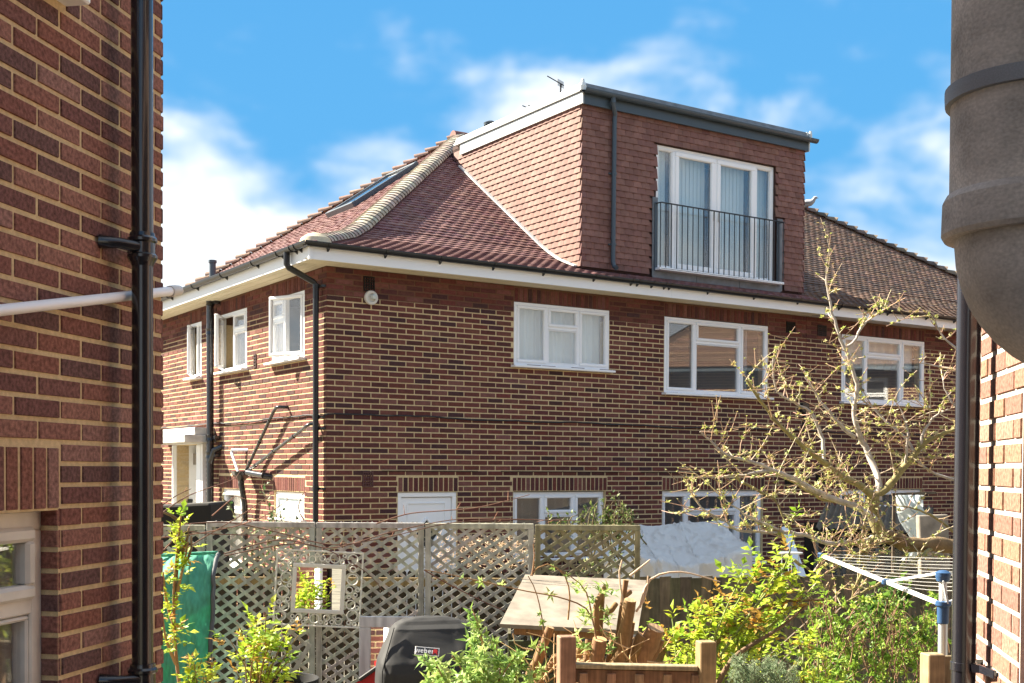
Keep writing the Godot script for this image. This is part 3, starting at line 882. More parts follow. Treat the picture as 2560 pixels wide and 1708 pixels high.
func build_dormer(X: Vector3, Z: Vector3) -> void:
	var DT := 0.05          # the dormer front stands this far behind the wall face
	var s0 := 4.19
	var s1 := 8.93
	var dor := put("dormer", null, null, house)
	var pal := [Color(0.36, 0.18, 0.145), Color(0.32, 0.155, 0.125), Color(0.40, 0.205, 0.165), Color(0.34, 0.165, 0.14), Color(0.375, 0.195, 0.155)]
	var body := MB.new()
	var zb := -3.9
	# body: front around the window, cheeks, flat roof
	body.box(Vector3((s0 + 5.66) * 0.5, 6.82, -DT - 0.06), Vector3(5.66 - s0, 2.6, 0.1))
	body.box(Vector3((8.27 + s1) * 0.5, 6.82, -DT - 0.06), Vector3(s1 - 8.27, 2.6, 0.1))
	body.box(Vector3(6.965, 7.87, -DT - 0.06), Vector3(2.61, 0.5, 0.1))
	body.box(Vector3(6.965, 5.55, -DT - 0.06), Vector3(2.61, 0.1, 0.1))
	body.box(Vector3(s0 + 0.05, 6.82, (zb - DT) * 0.5), Vector3(0.1, 2.6, -zb - DT))
	body.box(Vector3(s1 - 0.05, 6.82, (zb - DT) * 0.5), Vector3(0.1, 2.6, -zb - DT))
	body.box(Vector3((s0 + s1) * 0.5, 8.13, (zb - DT) * 0.5), Vector3(s1 - s0, 0.1, -zb - DT))
	body.box(Vector3((s0 + s1) * 0.5, 5.5, (zb - DT) * 0.5), Vector3(s1 - s0 - 0.2, 0.06, -zb - DT - 0.4))
	body.box(Vector3((s0 + s1) * 0.5, 6.82, -2.2), Vector3(s1 - s0 - 0.2, 2.5, 0.06))
	put("dormer_body", body, M.felt, dor)
	var w := 0.165
	var g := 0.0945
	var mb := MB.new()
	var made := 0
	var row := 0
	var h := 5.545
	while h < 7.96:
		var x := s0 + (-w * 0.5 if row % 2 == 1 else 0.0)
		while x < s1:
			var u0 := maxf(x, s0)
			var u1 := minf(x + w, s1)
			var mid := (u0 + u1) * 0.5
			if h > 5.52 and h < 7.62 and mid > 5.55 and mid < 8.40 and (mid > 5.66 and mid < 8.27 or h < 6.70):
				x += w
				continue
			if h > 5.52 and h < 7.60 and u0 < 5.665 and u1 > 5.665:
				u1 = 5.665
			if h > 5.52 and h < 7.60 and u0 < 8.265 and u1 > 8.265:
				u0 = 8.265
			mid = (u0 + u1) * 0.5
			if u1 - u0 > 0.02:
				var tone := rng.randi() % pal.size()
				var p := Vector3(mid, h, -DT)
				var up := Vector3.UP
				if u1 - u0 > w - 0.01 and made < 300 and h > 5.6:
					part_mesh("hanging_tile", tile_mesh(tone, pal, "h", w - 0.003, 0.16, 0.030), M.tile, dor, Transform3D(Basis(X, up, Z) * Basis(Vector3.BACK, R(-0.006, 0.006)), p))
					made += 1
				else:
					tile_into(mb, p, X, up, Z, u1 - u0 - 0.003, 0.16, vary(pal[tone], 0.07), 0.03)
			x += w
		h += g
		row += 1
	put("hanging_tile_rows", mb, M.tile, dor, "stuff")
	# the two cheeks
	for e in [[s0, Vector3.LEFT, Vector3.BACK], [s1, Vector3.RIGHT, Vector3.FORWARD]]:
		var ck := MB.new()
		var nn: Vector3 = e[1]
		made = 0
		row = 0
		h = 5.545
		while h < 7.95:
			var t := DT + (w * 0.5 if row % 2 == 1 else 0.0) - w * 0.5
			while t < 3.8:
				var t0 := maxf(t, DT - 0.03)
				var t1 := t + w
				if roof_h(t0 + 0.02) < h + 0.1:
					var tone := rng.randi() % pal.size()
					var p := Vector3(e[0], h, -(t0 + t1) * 0.5)
					if e[0] == s0 and t1 - t0 > w - 0.01 and roof_h(t1) < h and made < 290:
						part_mesh("cheek_tile", tile_mesh(tone, pal, "c", w - 0.003, 0.16, 0.030), M.tile, dor, Transform3D(Basis(e[2], Vector3.UP, nn) * Basis(Vector3.BACK, R(-0.006, 0.006)), p))
						made += 1
					else:
						tile_into(ck, p, e[2], Vector3.UP, nn, t1 - t0 - 0.003, 0.16, vary(pal[tone], 0.07), 0.03)
				t += w
			h += g
			row += 1
		put("cheek_tile_rows", ck, M.tile, dor, "stuff")
	# lead flashing along the foot of the near cheek
	var fl := MB.new()
	var t2 := 0.1
	while t2 < 3.55:
		var a := Vector3(s0 - 0.05, roof_h(t2) + 0.05, -t2)
		var b := Vector3(s0 - 0.05, roof_h(t2 + 0.23) + 0.05, -t2 - 0.23)
		fl.bar(a, b, 0.02, 0.09, Vector3.UP, Color.WHITE)
		t2 += 0.23
	put("flashing", fl, M.grp, dor)
	# eaves of the flat roof
	var ff := MB.new()
	ff.box(Vector3((s0 + s1) * 0.5, 8.05, 0.03), Vector3(s1 - s0 + 0.10, 0.175, 0.03), Basis(), Color.WHITE, 0.004)
	put("front_fascia", ff, M.anthracite, dor)
	for x in [s0 - 0.045, s1 + 0.045]:
		var fc := MB.new()
		fc.box(Vector3(x, 8.05, -1.75), Vector3(0.03, 0.175, 3.6), Basis(), Color.WHITE, 0.004)
		put("side_fascia", fc, M.grp, dor)
	var gg := MB.new()
	half_pipe(gg, Vector3(s0 - 0.08, 8.165, 0.115), Vector3(s1 + 0.15, 8.15, 0.115), 0.058)
	put("dormer_gutter", gg, M.anthracite, dor)
	var kb := MB.new()
	var prof := PackedVector2Array([Vector2(0.05, 0), Vector2(0.055, 0.03), Vector2(0.012, 0.07), Vector2(0.0, 0.13), Vector2(-0.05, 0.135), Vector2(-0.05, 0.0)])
	kb.prism(prof, Transform3D(Basis(Vector3.BACK, Vector3.UP, Vector3.LEFT), Vector3(s0 - 0.07, 8.15, 0.03)), s1 - s0 + 0.14)
	put("front_kerb", kb, M.lead, dor)
	var kc := MB.new()
	kc.prism(prof, Transform3D(Basis(Vector3.LEFT, Vector3.UP, Vector3.FORWARD), Vector3(s0 - 0.035, 8.15, -3.72)), 3.76)
	kc.lathe([Vector2(0.05, 0), Vector2(0.055, 0.07), Vector2(0.03, 0.13), Vector2(0.022, 0.17), Vector2(0, 0.185)], 10, Transform3D(Basis(), Vector3(s0 - 0.06, 8.15, 0.055)))
	put("side_kerb", kc, M.grp, dor)
	kc = MB.new()
	kc.prism(prof, Transform3D(Basis(Vector3.RIGHT, Vector3.UP, Vector3.BACK), Vector3(s1 + 0.035, 8.15, 0.04)), 3.76)
	kc.lathe([Vector2(0.03, 0), Vector2(0.03, 0.10), Vector2(0.02, 0.155), Vector2(0, 0.16)], 10, Transform3D(Basis(), Vector3(s1 + 0.06, 8.15, 0.055)))
	put("side_kerb", kc, M.grp, dor)
	# downpipe on the dormer front
	var dp := put("dormer_downpipe", null, null, house)
	var pm := MB.new()
	pm.tube([Vector3(4.66, 8.13, 0.115), Vector3(4.66, 8.04, 0.115), Vector3(4.70, 7.97, 0.08), Vector3(4.755, 7.90, 0.045), Vector3(4.755, 7.85, 0.03), Vector3(4.745, 5.66, 0.03), Vector3(4.745, 5.58, 0.06), Vector3(4.745, 5.55, 0.12)], [0.036], 12)
	put("pipe", pm, M.anthracite, dp)
	for y in [8.06, 7.0, 5.92]:
		var cm := MB.new()
		cm.lathe([Vector2(0.037, -0.02), Vector2(0.043, -0.02), Vector2(0.043, 0.02), Vector2(0.037, 0.02)], 12, Transform3D(Basis(), Vector3(4.66 if y > 8.0 else 4.752, y, 0.115 if y > 8.0 else 0.03)))
		cm.box(Vector3((4.66 if y > 8.0 else 4.752) - 0.05, y, 0.0), Vector3(0.05, 0.02, 0.03))
		put("clip", cm, M.anthracite, dp)
	# French window with fixed side lights, its lead apron and the balcony rail
	var fwn := window(house, "french_window", Vector3(5.665, 5.65, -DT - 0.075), X, Z, 2.60, 1.965, [[0.0, 0.0, 0.15, 1.0, 0, 0], [0.15, 0.0, 0.495, 1.0, 1, 0], [0.495, 0.0, 0.84, 1.0, 1, 0], [0.84, 0.0, 1.0, 1.0, 0, 0]], {"sill": false, "fw": 0.06, "sash": 0.085})
	for s in [-1.0, 1.0]:
		var hd := MB.new()
		hd.bar(Vector3(5.665 + 2.6 * 0.495 + s * 0.05, 6.55, -0.07), Vector3(5.665 + 2.6 * 0.495 + s * 0.05, 6.70, -0.07), 0.02, 0.03, Z, Color.WHITE, 0.004)
		put("handle", hd, M.upvc_warm, fwn)
	var sil := MB.new()
	sil.box(Vector3(6.96, 5.63, 0.03), Vector3(2.72, 0.04, 0.2), Basis(), Color.WHITE, 0.005)
	put("sill", sil, M.upvc, fwn)
	var ap := MB.new()
	for e in [[5.55, 6.48], [6.48, 7.42], [7.42, 8.38]]:
		ap.box(Vector3((e[0] + e[1]) * 0.5, 5.555, -0.01), Vector3(e[1] - e[0] - 0.006, 0.115, 0.012), Basis(), Color.WHITE, 0.003)
	ap.box(Vector3(5.605, 6.14, -0.012), Vector3(0.11, 1.24, 0.012), Basis(), Color.WHITE, 0.003)
	ap.box(Vector3(8.345, 6.13, -0.012), Vector3(0.13, 1.22, 0.012), Basis(), Color.WHITE, 0.003)
	put("lead_apron", ap, M.lead, dor)
	var bal := put("balcony_rail", null, null, house)
	var b0 := 5.615
	var b1 := 8.31
	for y in [6.66, 5.63]:
		var rr := MB.new()
		rr.bar(Vector3(b0, y, 0.11), Vector3(b1, y, 0.11), 0.012 if y < 6 else 0.014, 0.04, Vector3.UP, Color.WHITE, 0.002)
		for x in [b0 + 0.004, b1 - 0.004]:
			rr.bar(Vector3(x, y, 0.0), Vector3(x, y, 0.112), 0.0135, 0.03, Vector3.UP, Color.WHITE, 0.002)
		put("rail", rr, M.rail, bal)
	var cnt := 24
	for i in cnt + 1:
		var bb := MB.new()
		var x := lerpf(b0, b1, i / float(cnt))
		bb.bar(Vector3(x, 5.63, 0.11), Vector3(x, 6.66, 0.11), 0.012, 0.012)
		put("baluster", bb, M.rail, bal)
	for x in [b0, b1]:
		var pp := MB.new()
		pp.box(Vector3(x, 6.14, 0.005), Vector3(0.06, 1.08, 0.01), Basis(), Color.WHITE, 0.002)
		put("fixing_plate", pp, M.anthracite, bal)

func build_house_fittings(X: Vector3, Z: Vector3, NX: Vector3) -> void:
	# air bricks
	airbrick(house, Vector3(0.62, 4.955, 0.004), X, Z, 0.165, 0.20, Color(0.02, 0.016, 0.014))
	airbrick(house, Vector3(0.61, 2.325, 0.004), X, Z, 0.16, 0.21, Color(0.19, 0.085, 0.075))
	airbrick(house, Vector3(8.615, 4.925, 0.004), X, Z, 0.21, 0.19, Color(0.02, 0.016, 0.014), Vector2i(6, 5))
	airbrick(neighbour, Vector3(9.38, 4.92, 0.004), X, Z, 0.22, 0.19, Color(0.06, 0.05, 0.045), Vector2i(6, 5))
	airbrick(neighbour, Vector3(8.62, 2.33, 0.004), X, Z, 0.22, 0.19, Color(0.02, 0.016, 0.014), Vector2i(6, 5))
	airbrick(neighbour, Vector3(9.38, 2.33, 0.004), X, Z, 0.22, 0.19, Color(0.02, 0.016, 0.014), Vector2i(6, 5))
	airbrick(house, Vector3(-0.004, 4.07, -2.55), Z, NX, 0.10, 0.20, Color(0.10, 0.05, 0.045), Vector2i(2, 4))
	# movement crack lines above the lower lintels: a thin slate cavity tray
	for e in [[0.82, 2.35], [2.75, 5.0], [5.35, 8.4]]:
		var tr := MB.new()
		tr.box(Vector3((e[0] + e[1]) * 0.5, 2.437, 0.004), Vector3(e[1] - e[0], 0.012, 0.022), Basis(), Color(0.09, 0.06, 0.045))
		put("cavity_tray", tr, M.mortar, house)
	# corner downpipe with swan neck
	var cp := put("downpipe", null, null, house)
	var m := MB.new()
	m.tube([Vector3(-0.485, 5.30, -0.18), Vector3(-0.485, 5.14, -0.18), Vector3(-0.46, 5.10, -0.18), Vector3(-0.12, 4.94, -0.16), Vector3(-0.085, 4.90, -0.15), Vector3(-0.085, 0.1, -0.14)], [0.042, 0.042, 0.042, 0.04, 0.04, 0.038], 14)
	put("pipe", m, M.black, cp)
	for y in [4.88, 3.15, 3.0, 2.2]:
		var b := MB.new()
		b.lathe([Vector2(0.039, -0.03), Vector2(0.046, -0.03), Vector2(0.046, 0.03), Vector2(0.039, 0.03)], 14, Transform3D(Basis(), Vector3(-0.085, y, -0.141)))
		b.box(Vector3(-0.03, y, -0.07), Vector3(0.06, 0.03, 0.10))
		put("clip", b, M.black, cp)
	# soil stack on the side wall
	var sp := put("soil_stack", null, null, house)
	m = MB.new()
	m.tube([Vector3(-0.12, 5.14, -4.22), Vector3(-0.12, 0.1, -4.2)], [0.058], 16, Color(0.02, 0.021, 0.024))
	put("pipe", m, M.black_pipe, sp)
	for y in [5.12, 4.655, 2.95, 2.67]:
		var b := MB.new()
		b.lathe([Vector2(0.06, -0.05), Vector2(0.073, -0.045), Vector2(0.066, 0.0), Vector2(0.073, 0.045), Vector2(0.06, 0.05)], 16, Transform3D(Basis(), Vector3(-0.12, y, -4.21)), Color(0.02, 0.021, 0.024))
		b.box(Vector3(-0.06, y, -4.10), Vector3(0.1, 0.06, 0.12), Basis(), Color(0.02, 0.021, 0.024), 0.01)
		put("collar", b, M.black_pipe, sp)
	m = MB.new()
	m.tube([Vector3(-0.12, 2.55, -4.2), Vector3(-0.10, 2.75, -4.08), Vector3(0.05, 2.82, -4.02)], [0.05], 12, Color(0.02, 0.021, 0.024))
	put("branch", m, M.black_pipe, sp)
	# hopper, its downpipe and the waste pipes that empty into it
	var hp := put("rainwater_hopper", null, null, house)
	m = MB.new()
	m.lathe([Vector2(0.045, 2.20), Vector2(0.05, 2.27), Vector2(0.15, 2.36), Vector2(0.16, 2.41), Vector2(0.165, 2.42), Vector2(0.15, 2.42), Vector2(0.13, 2.36), Vector2(0.03, 2.29)], 4, Transform3D(Basis(Vector3.UP, PI / 4), Vector3(-0.17, 0, -2.68)), Color(0.025, 0.025, 0.028))
	put("hopper_head", m, M.black_pipe, hp)
	m = MB.new()
	m.tube([Vector3(-0.17, 2.24, -2.68), Vector3(-0.12, 1.9, -2.66), Vector3(-0.10, 0.05, -2.66)], [0.045], 12, Color(0.02, 0.021, 0.024))
	put("pipe", m, M.black_pipe, hp)
	for e in [[[2.62, 2.42], [1.52, 3.28], [1.42, 3.33], [1.30, 3.33]], [[2.55, 2.42], [0.5, 2.99], [0.40, 3.03], [0.25, 3.06]]]:
		m = MB.new()
		var pts := []
		for q in e:
			pts.append(Vector3(-0.12, q[1], -q[0]))
		pts.append(Vector3(0.02, e[3][1], -e[3][0]))
		m.tube(pts, [0.024], 10, Color(0.03, 0.028, 0.028))
		for k in [0.15, 0.5, 0.85]:
			m.tube([pts[0].lerp(pts[1], k - 0.008), pts[0].lerp(pts[1], k + 0.008)], [0.031], 10, Color(0.03, 0.028, 0.028))
		put("waste_pipe", m, M.black_pipe, hp)
	m = MB.new()
	m.tube([Vector3(-0.17, 2.40, -2.80), Vector3(-0.15, 2.70, -3.14), Vector3(-0.14, 2.74, -3.16), Vector3(0.02, 2.745, -2.86)], [0.022], 10)
	put("overflow_pipe", m, M.upvc, hp)
	m = MB.new()
	m.tube([Vector3(-0.16, 2.40, -2.45), Vector3(-0.10, 2.36, -1.95)], [0.045], 10, Color(0.02, 0.021, 0.024))
	m.tube([Vector3(-0.10, 2.36, -1.97), Vector3(0.02, 2.34, -1.93)], [0.052], 10, Color(0.02, 0.021, 0.024))
	put("waste_stub", m, M.black_pipe, hp)
	# porch over the side door
	var po := put("porch", null, null, house)
	m = MB.new()
	m.box(Vector3(-0.2, 2.935, -5.55), Vector3(0.62, 0.13, 2.5), Basis(), Color.WHITE, 0.012)
	m.box(Vector3(-0.12, 3.06, -5.2), Vector3(0.42, 0.12, 1.7), Basis(), Color.WHITE, 0.01)
	put("canopy", m, M.cream, po)
	m = MB.new()
	m.box(Vector3(0.30, 1.43, -6.36), Vector3(0.72, 2.86, 0.06))
	m.box(Vector3(0.30, 1.43, -4.79), Vector3(0.72, 2.86, 0.06))
	m.box(Vector3(0.30, 2.89, -5.57), Vector3(0.70, 0.05, 1.62))
	m.box(Vector3(-0.02, 1.43, -4.95), Vector3(0.10, 2.86, 0.24), Basis(), Color.WHITE, 0.02)
	put("recess_lining", m, M.upvc, po)
	m = MB.new()
	m.box(Vector3(0.62, 1.43, -5.57), Vector3(0.06, 2.86, 1.55))
	m.box(Vector3(0.58, 1.03, -5.57), Vector3(0.05, 2.06, 0.86), Basis(), Color.WHITE, 0.01)
	m.box(Vector3(0.58, 2.44, -5.57), Vector3(0.04, 0.56, 0.86), Basis(), Color.WHITE, 0.01)
	put("side_door", m, M.cream, po)
	m = MB.new()
	m.box(Vector3(0.24, 1.86, -6.31), Vector3(0.09, 0.10, 0.03), Basis(), Color.WHITE, 0.008)
	put("entry_panel", m, M.iron, po)
	# cable strung along both walls
	for e in [[house, [Vector3(0.0, 3.185, 0.03), Vector3(1.2, 3.20, 0.02), Vector3(2.6, 3.17, 0.02), Vector3(4.4, 3.18, 0.02), Vector3(6.2, 3.15, 0.02), Vector3(8.9, 3.17, 0.02)]], [neighbour, [Vector3(8.9, 3.17, 0.02), Vector3(9.3, 3.16, 0.02), Vector3(11.5, 3.15, 0.02), Vector3(15.0, 3.17, 0.02)]], [house, [Vector3(-0.02, 3.19, -8.5), Vector3(-0.03, 3.17, -6.0), Vector3(-0.02, 3.20, -4.6), Vector3(-0.03, 3.16, -3.2), Vector3(-0.02, 3.19, -1.5), Vector3(-0.02, 3.185, -0.3), Vector3(-0.03, 3.185, 0.02), Vector3(0.0, 3.185, 0.03)]]]:
		m = MB.new()
		var cv := Curve3D.new()
		for q in e[1]:
			cv.add_point(q, Vector3.ZERO, Vector3.ZERO)
		var pts := []
		var len := cv.get_baked_length()
		var k := 0.0
		while k < len:
			pts.append(cv.sample_baked(k) + Vector3(0, sin(k * 5.0) * 0.006 + sin(k * 13.0) * 0.004, 0))
			k += 0.15
		m.tube(pts, [0.011], 6)
		put("cable", m, M.black, e[0])
	m = MB.new()
	m.box(Vector3(8.93, 3.56, 0.04), Vector3(0.17, 0.16, 0.08), Basis(), Color.WHITE, 0.01)
	m.tube([Vector3(8.93, 3.50, 0.03), Vector3(8.95, 3.35, 0.03), Vector3(8.90, 3.2, 0.03), Vector3(8.84, 3.15, 0.03)], [0.022], 8)
	put("junction_box", m, M.black, neighbour)
	# bulkhead lamp under the front air brick
	var lamp := thing("wall_lamp", "round white wall lamp below the black air brick near the house corner", "lamp", house.transform * Vector3(0.64, 4.77, 0.0), YAW)
	m = MB.new()
	var TZ := Transform3D(Basis(Vector3.RIGHT, PI / 2), Vector3.ZERO)
	m.lathe([Vector2(0.095, 0.0), Vector2(0.10, 0.03), Vector2(0.092, 0.05), Vector2(0.06, 0.05), Vector2(0.05, 0.03), Vector2(0, 0.03)], 20, TZ)
	put("base", m, M.upvc_warm, lamp)
	m = MB.new()
	m.lathe([Vector2(0.035, 0.03), Vector2(0.04, 0.07), Vector2(0.032, 0.10), Vector2(0.0, 0.11)], 14, Transform3D(Basis(Vector3.RIGHT, PI / 2), Vector3(0.02, 0.01, 0)))
	put("bulb", m, M.frost, lamp)
	# curtains and blinds (they hang inside the windows)
	var cur := func(label: String, called: String, x0: float, x1: float, y0: float, y1: float, z: float, fold: float, amp: float, mt: Material) -> void:
		var c := MB.new()
		var pts := []
		var cols := int((x1 - x0) / 0.02) + 2
		for r in 2:
			for i in cols:
				var x := lerpf(x0, x1, i / float(cols - 1))
				pts.append(Vector3(x, y0 if r == 0 else y1, z + sin(x * TAU / fold + sin(x * 7.0)) * amp))
		c.grid(pts, cols, Color.WHITE, 0.003)
		var o := put(numbered(called), c, mt, self)
		o.transform = house.transform
		tag(o, label, "curtain")
	cur.call("white net curtain in the smallest upper window of the front wall", "net_curtain", 3.0, 4.66, 4.0, 4.9, -0.20, 0.14, 0.02, M.curtain)
	cur.call("grey curtain at the right side of the window below the dormer", "curtain", 7.55, 7.82, 3.75, 4.9, -0.22, 0.09, 0.03, M.drape)
	cur.call("blue-grey curtain in the lower window beside the silver tarpaulin", "curtain", 7.45, 7.98, 1.0, 2.12, -0.25, 0.12, 0.03, M.drape)
	cur.call("grey curtain inside the lower window behind the trellis, at its left", "curtain", 3.0, 3.18, 1.2, 2.1, -0.25, 0.09, 0.03, M.drape)
	cur.call("pale curtain in the attached house's upper window", "curtain", 9.95, 12.1, 4.35, 4.88, -0.25, 0.2, 0.02, M.curtain)
	cur.call("pale curtain in the attached house's lower window", "curtain", 9.95, 12.1, 1.0, 2.1, -0.3, 0.2, 0.02, M.drape)
	for i in 4:
		var e: Array = [[5.70, 6.02], [6.14, 6.86], [7.02, 7.74], [7.88, 8.22]][i]
		var bl := thing("vertical_blind", ["vertical blind in the narrow light at the left of the balcony window", "vertical blind in the left glazed door of the balcony", "vertical blind in the right glazed door of the balcony", "vertical blind in the narrow light at the right of the balcony window"][i], "blind", house.position, YAW, "blinds behind the balcony window")
		var x: float = e[0]
		while x < e[1]:
			var vb := MB.new()
			vb.box(Vector3(x + 0.04, 6.63, -0.28), Vector3(0.090, 1.9, 0.003), Basis(Vector3.UP, 0.14))
			put("vane", vb, M.blind, bl)
			x += 0.082

# ---------------------------------------------------------------- nearer buildings
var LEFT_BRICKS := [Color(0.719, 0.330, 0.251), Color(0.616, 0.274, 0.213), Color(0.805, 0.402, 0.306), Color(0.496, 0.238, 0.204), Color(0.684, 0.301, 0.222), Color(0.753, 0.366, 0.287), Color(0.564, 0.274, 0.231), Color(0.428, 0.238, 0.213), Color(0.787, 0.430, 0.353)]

func build_near_left() -> void:
	# local frame: x runs along the passage wall away from the camera, the wall faces +z
	var d := Vector3(0.19, 0, -0.982).normalized()
	var n := Vector3(0.982, 0, 0.19).normalized()
	var t := thing("near_house", "nearer brick house at the left edge with a white window and black pipe", "house", Vector3(-1.377, 0, -4.75))
	t.transform = Transform3D(Basis(d, Vector3.UP, n), Vector3(-1.377, 0, -4.75))
	var X := Vector3.RIGHT
	var Z := Vector3.BACK
	var C := 0.0722
	var W := 7.0
	var wall := put("passage_wall", null, null, t)
	var win := [W - 1.75, 1.20, W - 0.735, 2.325]
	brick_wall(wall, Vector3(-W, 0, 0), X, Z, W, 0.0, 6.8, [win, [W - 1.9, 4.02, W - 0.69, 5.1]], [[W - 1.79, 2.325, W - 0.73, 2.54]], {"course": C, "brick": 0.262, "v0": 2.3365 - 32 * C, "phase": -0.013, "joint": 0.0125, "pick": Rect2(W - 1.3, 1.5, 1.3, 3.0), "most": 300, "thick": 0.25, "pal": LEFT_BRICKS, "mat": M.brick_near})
	window(t, "window", Vector3(-1.75, 1.20, -0.10), X, Z, 1.015, 1.125, [[0.0, 0.0, 1.0, 0.72, 0, 0], [0.0, 0.72, 1.0, 1.0, 1, 0]], {"mat": M.upvc_warm, "fw": 0.065, "sill": true})
	window(t, "window", Vector3(-1.9, 4.055, -0.06), X, Z, 1.21, 1.02, [[0.0, 0.0, 0.5, 1.0, 1, 0], [0.5, 0.0, 1.0, 1.0, 0, 0]], {"mat": M.upvc, "sill_over": 0.03})
	# reveal bricks at the side of the lower window
	for k in 12:
		var mb := MB.new()
		var v := 2.3365 - (k + 1) * C + C * 0.5
		brick_into(mb, Vector3(-0.737, v, -0.05), Vector3.FORWARD, Vector3.UP, Vector3.LEFT, 0.047, C * 0.5 - 0.006, 0.004, vary(LEFT_BRICKS[rng.randi() % LEFT_BRICKS.size()], 0.1))
		put("reveal_brick", mb, M.brick_near, wall)
	# end wall towards the garden
	var ew := put("garden_wall", null, null, t)
	brick_wall(ew, Vector3.ZERO, Vector3.FORWARD, Vector3.RIGHT, 5.0, 0.0, 6.8, [[0.55, 0.0, 1.45, 2.1], [2.2, 0.9, 3.6, 2.1]], [], {"course": C, "brick": 0.262, "v0": 2.3365 - 32 * C, "joint": 0.0115, "pick": Rect2(0, 0, 0, 0), "thick": 0.24})
	var dm := MB.new()
	dm.box(Vector3(-0.06, 1.05, -1.0), Vector3(0.06, 2.1, 0.9), Basis(), Color.WHITE, 0.01)
	dm.box(Vector3(-0.02, 1.5, -1.0), Vector3(0.03, 0.7, 0.5), Basis(), Color.WHITE, 0.01)
	put("garden_door", dm, M.upvc, t)
	window(t, "window", Vector3(-0.06, 0.9, -2.2), Vector3.FORWARD, Vector3.RIGHT, 1.4, 1.2, [[0.0, 0.0, 0.5, 1.0, 1, 0], [0.5, 0.0, 1.0, 1.0, 0, 0]])
	var wp := MB.new()
	wp.tube([Vector3(0.06, 0.0, -0.12), Vector3(0.06, 6.6, -0.12)], [0.05], 14)
	put("white_downpipe", wp, M.upvc, t)
	# inside and roof
	var sh := MB.new()
	sh.box(Vector3(-W * 0.5, 3.4, -4.9), Vector3(W, 6.8, 0.2))
	sh.box(Vector3(-W + 0.1, 3.4, -2.5), Vector3(0.2, 6.8, 4.6))
	sh.box(Vector3(-W * 0.5, 2.65, -1.6), Vector3(W - 0.6, 5.2, 0.1))
	sh.box(Vector3(-W * 0.5, 2.7, -2.5), Vector3(W - 0.5, 0.15, 4.4))
	put("inner_wall", sh, M.room, t)
	var rf := MB.new()
	rf.prism(PackedVector2Array([Vector2(-5.35, 6.8), Vector2(0.35, 6.8), Vector2(-2.5, 8.7)]), Transform3D(Basis(Vector3.BACK, Vector3.UP, Vector3.LEFT), Vector3(-W, 0, 0)), W + 0.25, Color(0.2, 0.12, 0.085))
	put("roof", rf, M.tile, t)
	var rm := MB.new()
	rm.bar(Vector3(-1.75, 1.25, -1.0), Vector3(-0.75, 1.25, -1.0), 0.02, 0.5)
	# black soil pipe with its collar
	var sp := put("soil_pipe", null, null, t)
	var bc := Color(0.016, 0.017, 0.021)
	var m := MB.new()
	m.tube([Vector3(-0.365, 3.26, 0.105), Vector3(-0.376, 6.7, 0.105)], [0.0385], 24, bc)
	put("upper_pipe", m, M.black_pipe, sp)
	m = MB.new()
	m.tube([Vector3(-0.368, 0.05, 0.105), Vector3(-0.365, 3.24, 0.105)], [0.0375], 24, bc)
	put("lower_pipe", m, M.black_pipe, sp)
	for y in [3.262, 1.70]:
		m = MB.new()
		m.lathe([Vector2(0.038, -0.065), Vector2(0.044, -0.05), Vector2(0.053, -0.036), Vector2(0.053, -0.026), Vector2(0.046, -0.02), Vector2(0.045, 0.018), Vector2(0.053, 0.024), Vector2(0.053, 0.034), Vector2(0.046, 0.042), Vector2(0.044, 0.055), Vector2(0.037, 0.056)], 24, Transform3D(Basis(), Vector3(-0.365, y, 0.105)), bc)
		m.tube([Vector3(-0.40, y, 0.105), Vector3(-0.455, y + 0.005, 0.06), Vector3(-0.478, y + 0.008, 0.0)], [0.022, 0.02, 0.026], 10, bc)
		m.tube([Vector3(-0.33, y, 0.105), Vector3(-0.275, y, 0.05), Vector3(-0.25, y, 0.0)], [0.022, 0.02, 0.026], 10, bc)
		put("collar", m, M.black_pipe, sp)
	# white overflow pipe along the wall
	m = MB.new()
	var wv := put("overflow_pipe", null, null, t)
	m.tube([Vector3(-3.2, 2.52, 0.042), Vector3(-1.118, 2.942, 0.042), Vector3(-0.02, 3.160, 0.042)], [0.018], 16)
	put("pipe", m, M.upvc, wv)
	m = MB.new()
	m.tube([Vector3(-0.03, 3.157, 0.042), Vector3(0.012, 3.166, 0.042)], [0.0225], 16)
	m.tube([Vector3(0.012, 3.166, 0.042), Vector3(0.045, 3.172, 0.042), Vector3(0.058, 3.172, 0.03)], [0.021, 0.020, 0.012], 16)
	put("elbow", m, M.upvc_warm, wv)

var RIGHT_BRICKS := [Color(0.74, 0.40, 0.29), Color(0.66, 0.34, 0.26), Color(0.80, 0.47, 0.35), Color(0.70, 0.38, 0.30), Color(0.76, 0.42, 0.29), Color(0.62, 0.33, 0.26)]

